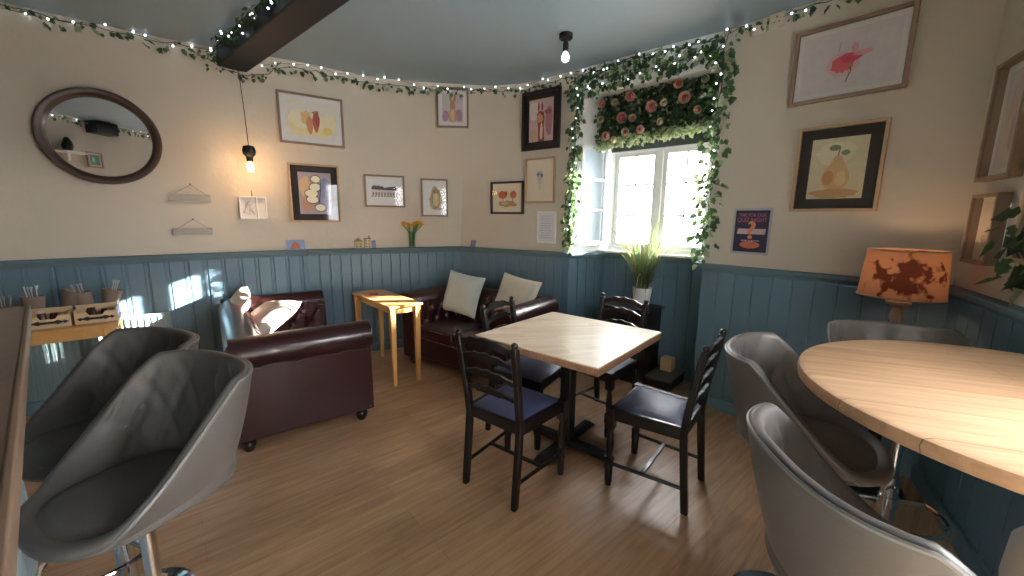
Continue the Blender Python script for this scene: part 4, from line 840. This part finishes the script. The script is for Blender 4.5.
def cone(label, x, y, tilt, h_=.13, r_=.045, cutl=True, mm='kraft'):
    c = thing('cutlery_cup', label, 'cup', T=Matrix.Translation(ontab(x, y)) @ Matrix.Rotation(ang, 4, 'Z') @ RY(tilt), group='cutlery cups on the condiment table')
    obj('cup', MB().lathe([(r_ * .6, 0), (r_, h_), (r_ * .93, h_), (r_ * .55, .006)], 20, cap=False), mm, c, smooth=True)
    if cutl:
        rr_ = random.Random(int(x * 1000))
        for k in range(4): a = rr_.uniform(0, 6.28); obj('fork' if k % 2 else 'spoon', MB().tube([(.01 * cos(a), .01 * sin(a), .01), (.03 * cos(a), .03 * sin(a), h_ + .035), (.034 * cos(a), .034 * sin(a), h_ + .065)], [.002, .003, .009 if k % 2 == 0 else .005], 8), 'steel', c, smooth=True)
cone('wide brown paper cup leftmost on condiment table', -.02, .08, 0, .13, .06); cone('brown cup with metal spoons behind the bar corner', .10, .07, 0, .18, .055); cone('folded brown paper cone behind the left caddy', .24, .09, 18, .20, .075, False)
cone('brown paper cone leaning between the caddies', .35, .07, -12, .18, .055, True); cone('brown paper cone behind the right caddy', .43, .08, 14, .19, .055, True)
c = obj('folded_napkin', MB().prism([(-.02, 0), (.02, 0), (.015, .10), (-.015, .10)], -.02, .02, T=Matrix.Translation(ontab(.305, .0)) @ Matrix.Rotation(ang, 4, 'Z') @ RX(90) @ RZ(20)), 'blue', None, bevel=.004); tag(c, 'folded dark blue napkin leaning between the two caddies', 'napkin')
c = thing('spray_bottle', 'blue bottle with white cap at right end of condiment table', 'bottle', ontab(.47, .08)); obj('body', MB().lathe([(.026, 0), (.028, .01), (.028, .11), (.014, .135)], 20), 'blue', c, smooth=True); obj('cap', MB().lathe([(.013, .13), (.013, .165), (.006, .17)], 16), 'white', c, smooth=True)
# ------------------------------------------------------------------ ivy garlands, fairy lights, floral valance
LF = ['leafa', 'leafa', 'leafb', 'leafb', 'leafc']
def ivy(label, pts, out, dens=34, size=.04, spread=.035, drop=.03, seed=1, strands=1, group='ivy garlands', light_=False, name='ivy_garland', thick=.0025):
    r = random.Random(seed); pts = [V(p) for p in pts]; out = V(out).normalized() if not callable(out) else out
    c0 = pts[0]; t = thing(name, label, 'garland', c0, group=group); q = MB(); st = MB()
    for k in range(strands):
        cur = []
        for i in range(len(pts) - 1):
            a, b = pts[i], pts[i + 1]; o = out(a) if callable(out) else out; n_ = max(2, int((b - a).length / .06))
            for j in range(n_): cur.append(a.lerp(b, j / n_) - c0 + o * (.018 + .01 * k) + V((r.uniform(-1, 1), r.uniform(-1, 1), r.uniform(-1, 1))) * .012 * (1 + k))
        cur.append(pts[-1] - c0 + (out(pts[-1]) if callable(out) else out) * .02); st.tube(cur, thick, 5)
        for i in range(len(cur) - 1):
            a, b = cur[i], cur[i + 1]; o = out(a + c0) if callable(out) else out; n_ = dens * (b - a).length; n_ = int(n_) + (r.random() < n_ % 1)
            for j in range(n_):
                p = a.lerp(b, r.random()); off = V((r.uniform(-1, 1), r.uniform(-1, 1), r.uniform(-1, 1))) * spread; off -= o * min(0, off.dot(o)) * 1.0; p = p + off + V((0, 0, -drop * r.random()))
                d = (off.normalized() * .6 + V((r.uniform(-.6, .6), r.uniform(-.6, .6), -.8))); nn = (o + V((r.uniform(-.7, .7), r.uniform(-.7, .7), r.uniform(-.5, .7)))).normalized()
                q.leaf(p, d, nn, size * r.uniform(.65, 1.25), LF[r.randrange(5)], .85)
    obj('vine_stem', st, 'wire', t); obj('foliage', q, None, t); return t
def topat(i, dz=0): a, b = W[i]; k = 1; return V((*b, CZ - .03 + dz))
def inw(p):  # towards the room
    d = V((-.2, 2.0, 0)) - V((p.x, p.y, 0)); return d.normalized()
cl = [topat(i) for i in range(0, 3)]; cl0 = V((-4.6, 1.77, CZ - .03))
ivy('ivy garland along ceiling edge of left wall, up to the black beam', [cl0, cl[0], V((-3.3, 2.9, CZ - .03)), cl[1], V((-2.42, 3.55, CZ - .03))], inw, 40, .05, .028, .04, 11)
ivy('ivy garland along ceiling edge from black beam to window', [V((-2.1, 3.72, 2.70))] + [topat(i, -.03) for i in range(3, 12)], inw, 44, .045, .024, .03, 12)
tb = d; sb = bnrm
ivy('ivy wound with lights along left side of black ceiling beam', [bc + sb * .125 + tb * k * .25 + V((0, 0, .03 - .06 * (k % 2))) for k in range(-1, 8)], bnrm, 90, .036, .035, .02, 13)
ivy('short ivy trail looped under the wall end of black beam', [V((-2.48, 3.46, 2.70)), V((-2.36, 3.50, 2.62)), V((-2.22, 3.56, 2.58)), V((-2.06, 3.62, 2.62)), V((-1.95, 3.62, 2.72))], (.5, -.85, 0), 60, .038, .03, .03, 14)
on = V((-.68, -.73, 0))
wt = [V((*W[11][1], CZ - .05)), V((.77, 3.77, CZ - .06)), V((1.15, 3.44, CZ - .05)), V((1.51, 3.16, CZ - .05))]
ivy('thick ivy garland along ceiling line above the window', wt, on, 70, .05, .045, .05, 15, 2)
ivy('lower ivy garland draped along top edge of window recess', [V((.57, 3.95, 2.60)), V((.85, 3.69, 2.63)), V((1.2, 3.37, 2.64)), V((1.50, 3.12, 2.66))], on, 80, .052, .045, .03, 16, 2)
ivy('ivy hanging down the left edge of the window recess', [V((.60, 3.93, 2.7)), V((.585, 3.94, 2.2)), V((.575, 3.95, 1.6)), V((.57, 3.95, 1.16))], on, 85, .052, .06, .02, 17, 2)
ivy('ivy hanging down the right edge of the window recess', [V((1.52, 3.13, 2.74)), V((1.50, 3.12, 2.2)), V((1.49, 3.10, 1.6)), V((1.475, 3.10, 1.18))], on, 75, .055, .075, .02, 18, 2)
ivy('sparse ivy garland along ceiling above flower print, right wall', [V((1.55, 3.12, 2.77)), V((1.75, 2.89, 2.78)), V((1.95, 2.66, 2.77)), V((2.35, 2.2, 2.78))], on, 34, .046, .022, .03, 19)
ivy('big leaved trailing ivy on side wall at right edge of picture', [V((1.98, 1.47, 1.52)), V((2.02, 1.56, 1.44)), V((2.04, 1.60, 1.36)), V((2.0, 1.50, 1.25)), V((2.01, 1.50, 1.16))], (sn.x, sn.y, 0), 30, .075, .05, .03, 21, 2, thick=.003)
# fairy lights: one wire thing, bulbs as parts
def fairy(label, pts, n_, seed, sp=.03):
    r = random.Random(seed); pts = [V(p) for p in pts]; t = thing('fairy_lights', label, 'fairy lights', pts[0], group='fairy light strings'); Ls = [(b - a).length for a, b in zip(pts, pts[1:])]; tot = sum(Ls); cur = []
    def at(s):
        for L_, a, b in zip(Ls, pts, pts[1:]):
            if s <= L_: return a.lerp(b, s / L_)
            s -= L_
        return pts[-1]
    base = None
    for k in range(n_):
        p = at(tot * (k + .5) / n_) + inw(at(tot * k / n_)) * .045 + V((r.uniform(-sp, sp), r.uniform(-sp, sp), r.uniform(-sp, sp))) - pts[0]; cur.append(p)
        if base is None: base = obj('bulb', MB().ball((0, 0, 0), .0065, 8), 'fairy', t, smooth=True); base.location = p
        else: b = base.copy(); COL.objects.link(b); b.parent = t; b.location = p
    obj('wire', MB().tube(cur, .0015, 4), 'wire', t)
fairy('fairy lights along ceiling edge of left wall', [cl0, cl[0], V((-3.3, 2.9, CZ - .03)), cl[1], V((-2.42, 3.55, CZ - .03))], 22, 31)
fairy('fairy lights along black ceiling beam', [bc + bnrm * .13 + tb * -.2, bc + bnrm * .13 + tb * 1.9], 34, 32, .05)
fairy('fairy lights along curved ceiling edge between beam and window', [V((-2.2, 3.6, 2.65)), V((-2.0, 3.7, 2.72))] + [topat(i, -.01) for i in range(4, 12)], 26, 33)
fairy('fairy lights along the ceiling above window and flower print', wt + [V((1.95, 2.66, 2.77))], 20, 34)
fairy('fairy lights along top edge of window recess', [V((.57, 3.95, 2.60)), V((1.50, 3.12, 2.66))], 16, 36)
fairy('fairy lights down the left edge of window recess', [V((.585, 3.94, 2.6)), V((.57, 3.95, 1.2))], 15, 37)
fairy('fairy lights down the right edge of window recess', [V((1.51, 3.12, 2.7)), V((1.475, 3.10, 1.2))], 18, 38)
# floral valance hanging in the window recess
va, vb = V((.86, 4.03)), V((1.63, 3.34)); vn = V((wn.x, wn.y, 0)).normalized()
t = thing('floral_valance', 'dark leafy artificial flower panel with pink and cream roses over window', 'flower panel', ((va.x + vb.x) / 2, (va.y + vb.y) / 2, 2.3)); o0 = t.location.copy()
q = MB(); r = random.Random(9)
def vp(u, v, off): p = va.lerp(vb, u); top = 2.55; bot = lerp(2.15, 2.20, u); return V((p.x, p.y, lerp(bot, top, v))) + vn * off - o0
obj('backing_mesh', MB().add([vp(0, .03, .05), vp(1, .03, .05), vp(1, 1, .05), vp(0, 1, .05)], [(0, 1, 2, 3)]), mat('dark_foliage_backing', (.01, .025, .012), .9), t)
for i in range(3000):
    u, v = r.random(), r.random() ** .85; off = .06 + .09 * r.random(); fringe = i % 5 == 0
    if fringe: v = r.uniform(-.14, .08)
    q.leaf(vp(u, v, off), (r.uniform(-1, 1), r.uniform(-1, 1), r.uniform(-1, .6)), vn + V((r.uniform(-.8, .8), r.uniform(-.8, .8), r.uniform(-.4, .9))), r.uniform(.025, .05), 'leafc' if (fringe or r.random() < .12) else ('leafa' if r.random() < .7 else 'leafb'), .8)
obj('foliage', q, None, t)
def rose(p, R, m):
    b = MB(); b.ball((0, 0, 0), R * .55, 10, 'rosein')
    for ring, (nn_, rr_, tl) in enumerate(((4, .45, .9), (5, .7, .6), (6, .95, .3))):
        for k in range(nn_):
            a0 = 2 * pi * k / nn_ + ring * .6
            def pf(u, v, a0=a0, rr_=rr_, tl=tl, nn_=nn_): a = a0 + (u - .5) * 2 * pi / nn_ * 1.5; h = (v ** .8); rad_ = R * rr_ * (.4 + .6 * sin(h * pi * .6)) * (1 - .1 * (2 * u - 1) ** 2); return (rad_ * cos(a), rad_ * sin(a), R * (-.4 + h * (.9 + .3 * tl)) - R * .15 * (2 * u - 1) ** 2)
            b.grid(pf, 6, 5, m=m)
    Tr = (vn + V((r.uniform(-.35, .35), r.uniform(-.35, .35), r.uniform(-.45, .1)))).to_track_quat('Z', 'Y').to_matrix().to_4x4(); Tr.translation = p
    return b, Tr
for u, v, R, c in ((.33, .88, .042, 'p'), (.52, .57, .045, 'p'), (.78, .60, .045, 'p'), (.72, .93, .036, 'p'), (.26, .45, .045, 'p'), (.12, .12, .038, 'p'), (.44, .12, .034, 'p'), (.06, .85, .034, 'p'),
    (.19, .80, .032, 'w'), (.36, .40, .032, 'w'), (.30, .12, .034, 'w'), (.06, .50, .032, 'w'), (.62, .58, .03, 'w'), (.60, .2, .03, 'w'), (.88, .3, .03, 'w'), (.2, .0, .03, 'w'), (.92, .9, .03, 'w')):
    b, Tr = rose(vp(u, v, .16), R, 'rosep' if c == 'p' else 'rosew'); o = obj('rose', b, None, t, T=Tr @ Matrix.Scale(1.12, 4), smooth=True, angle=80)
    if c == 'w': o['label'] = 'cream rose'
# rolled blind behind the valance
p = FP.lerp(HP, .5); T = frame_T((p.x, p.y, 2.19) + vn * 0 if False else V((p.x, p.y, 2.17)) + vn * .035, (wu.x, wu.y, 0), vn)
o = obj('roller_blind', MB().box((0, 0, 0), (WL - .08, .02, .16)), mat('charcoal_blind', (.05, .06, .065), .8), T=T); tag(o, 'dark grey blind edge below the floral panel in window', 'blind')


# radiator on the left wall behind the condiment table
ru = V((.7515, .6597, 0)); T = frame_T(V((-3.9, 2.4, 0)) + ru * .86 + V((.66, -.7515, 0)) * .07, ru, (.66, -.7515, 0)); t = thing('radiator', 'ribbed panel radiator on left wall beneath the condiment table', 'radiator', T=T)
q = MB().box((0, 0, .39), (.98, .03, .54))
for i in range(24): q.box((-.46 + i * .04, -.018, .39), (.022, .012, .50))
obj('panel', q, mat('radiator_paint', (.15, .21, .225), .4), t, bevel=.003); obj('valve', MB().lathe([(.014, .1), (.014, .17), (.02, .18), (.02, .22)], 12, (.52, 0, 0)), 'white', t, smooth=True)
for s_ in (-.4, .4): obj('wall_bracket', MB().box((s_, .035, .45), (.04, .05, .3)), 'white', t)
# seen in the wall mirror: speaker, small picture, shelf and ivy on the wall behind the camera
t = thing('wall_speaker', 'black box speaker near ceiling behind camera, reflected in round mirror', 'speaker', T=frame_T((-.36, -.30, 2.70), (-1, 0, 0), (0, 1, 0)))
obj('cabinet', MB().box((0, 0, 0), (.30, .18, .17)), 'black', t, bevel=.006); obj('grille', MB().box((0, -.092, 0), (.27, .006, .14)), 'iron', t)
picture('small green picture reflected in the lower part of round mirror', (-.46, -.39, 2.24), (0, 1), .20, .22, fm='oak', mg=.02, bgc=(.2, .4, .3), shapes=[((.6, .75, .65), blob(.3, 0, .3, .5))])
t = thing('wall_shelf', 'pale shelf with dark pot behind camera, reflected in round mirror', 'shelf', T=frame_T((-.80, -.32, 2.30), (-1, 0, 0), (0, 1, 0)))
obj('board', MB().box((0, 0, 0), (.34, .14, .025)), 'white', t); obj('bracket', MB().box((0, .04, -.06), (.03, .05, .10)), 'white', t)
t = thing('dark_pot', 'dark pot on shelf, seen at left of round mirror reflection', 'pot', (-.82, -.31, 2.314)); obj('pot', MB().lathe([(.04, 0), (.06, .06), (.05, .12), (.03, .16)], 20), 'iron', t, smooth=True); obj('lid', MB().lathe([(.032, .16), (.02, .18)], 16), 'walnut', t, smooth=True)
ivy('ivy garland along the ceiling behind camera, reflected in mirror', [V((-1.3, -.36, 2.74)), V((-.5, -.36, 2.76)), V((.2, -.36, 2.75)), V((.9, -.36, 2.74))], (0, 1, 0), 40, .045, .025, .03, 41)
fairy('fairy lights along the ceiling behind camera, reflected in mirror', [V((-1.3, -.40, 2.76)), V((.9, -.40, 2.76))], 18, 42)
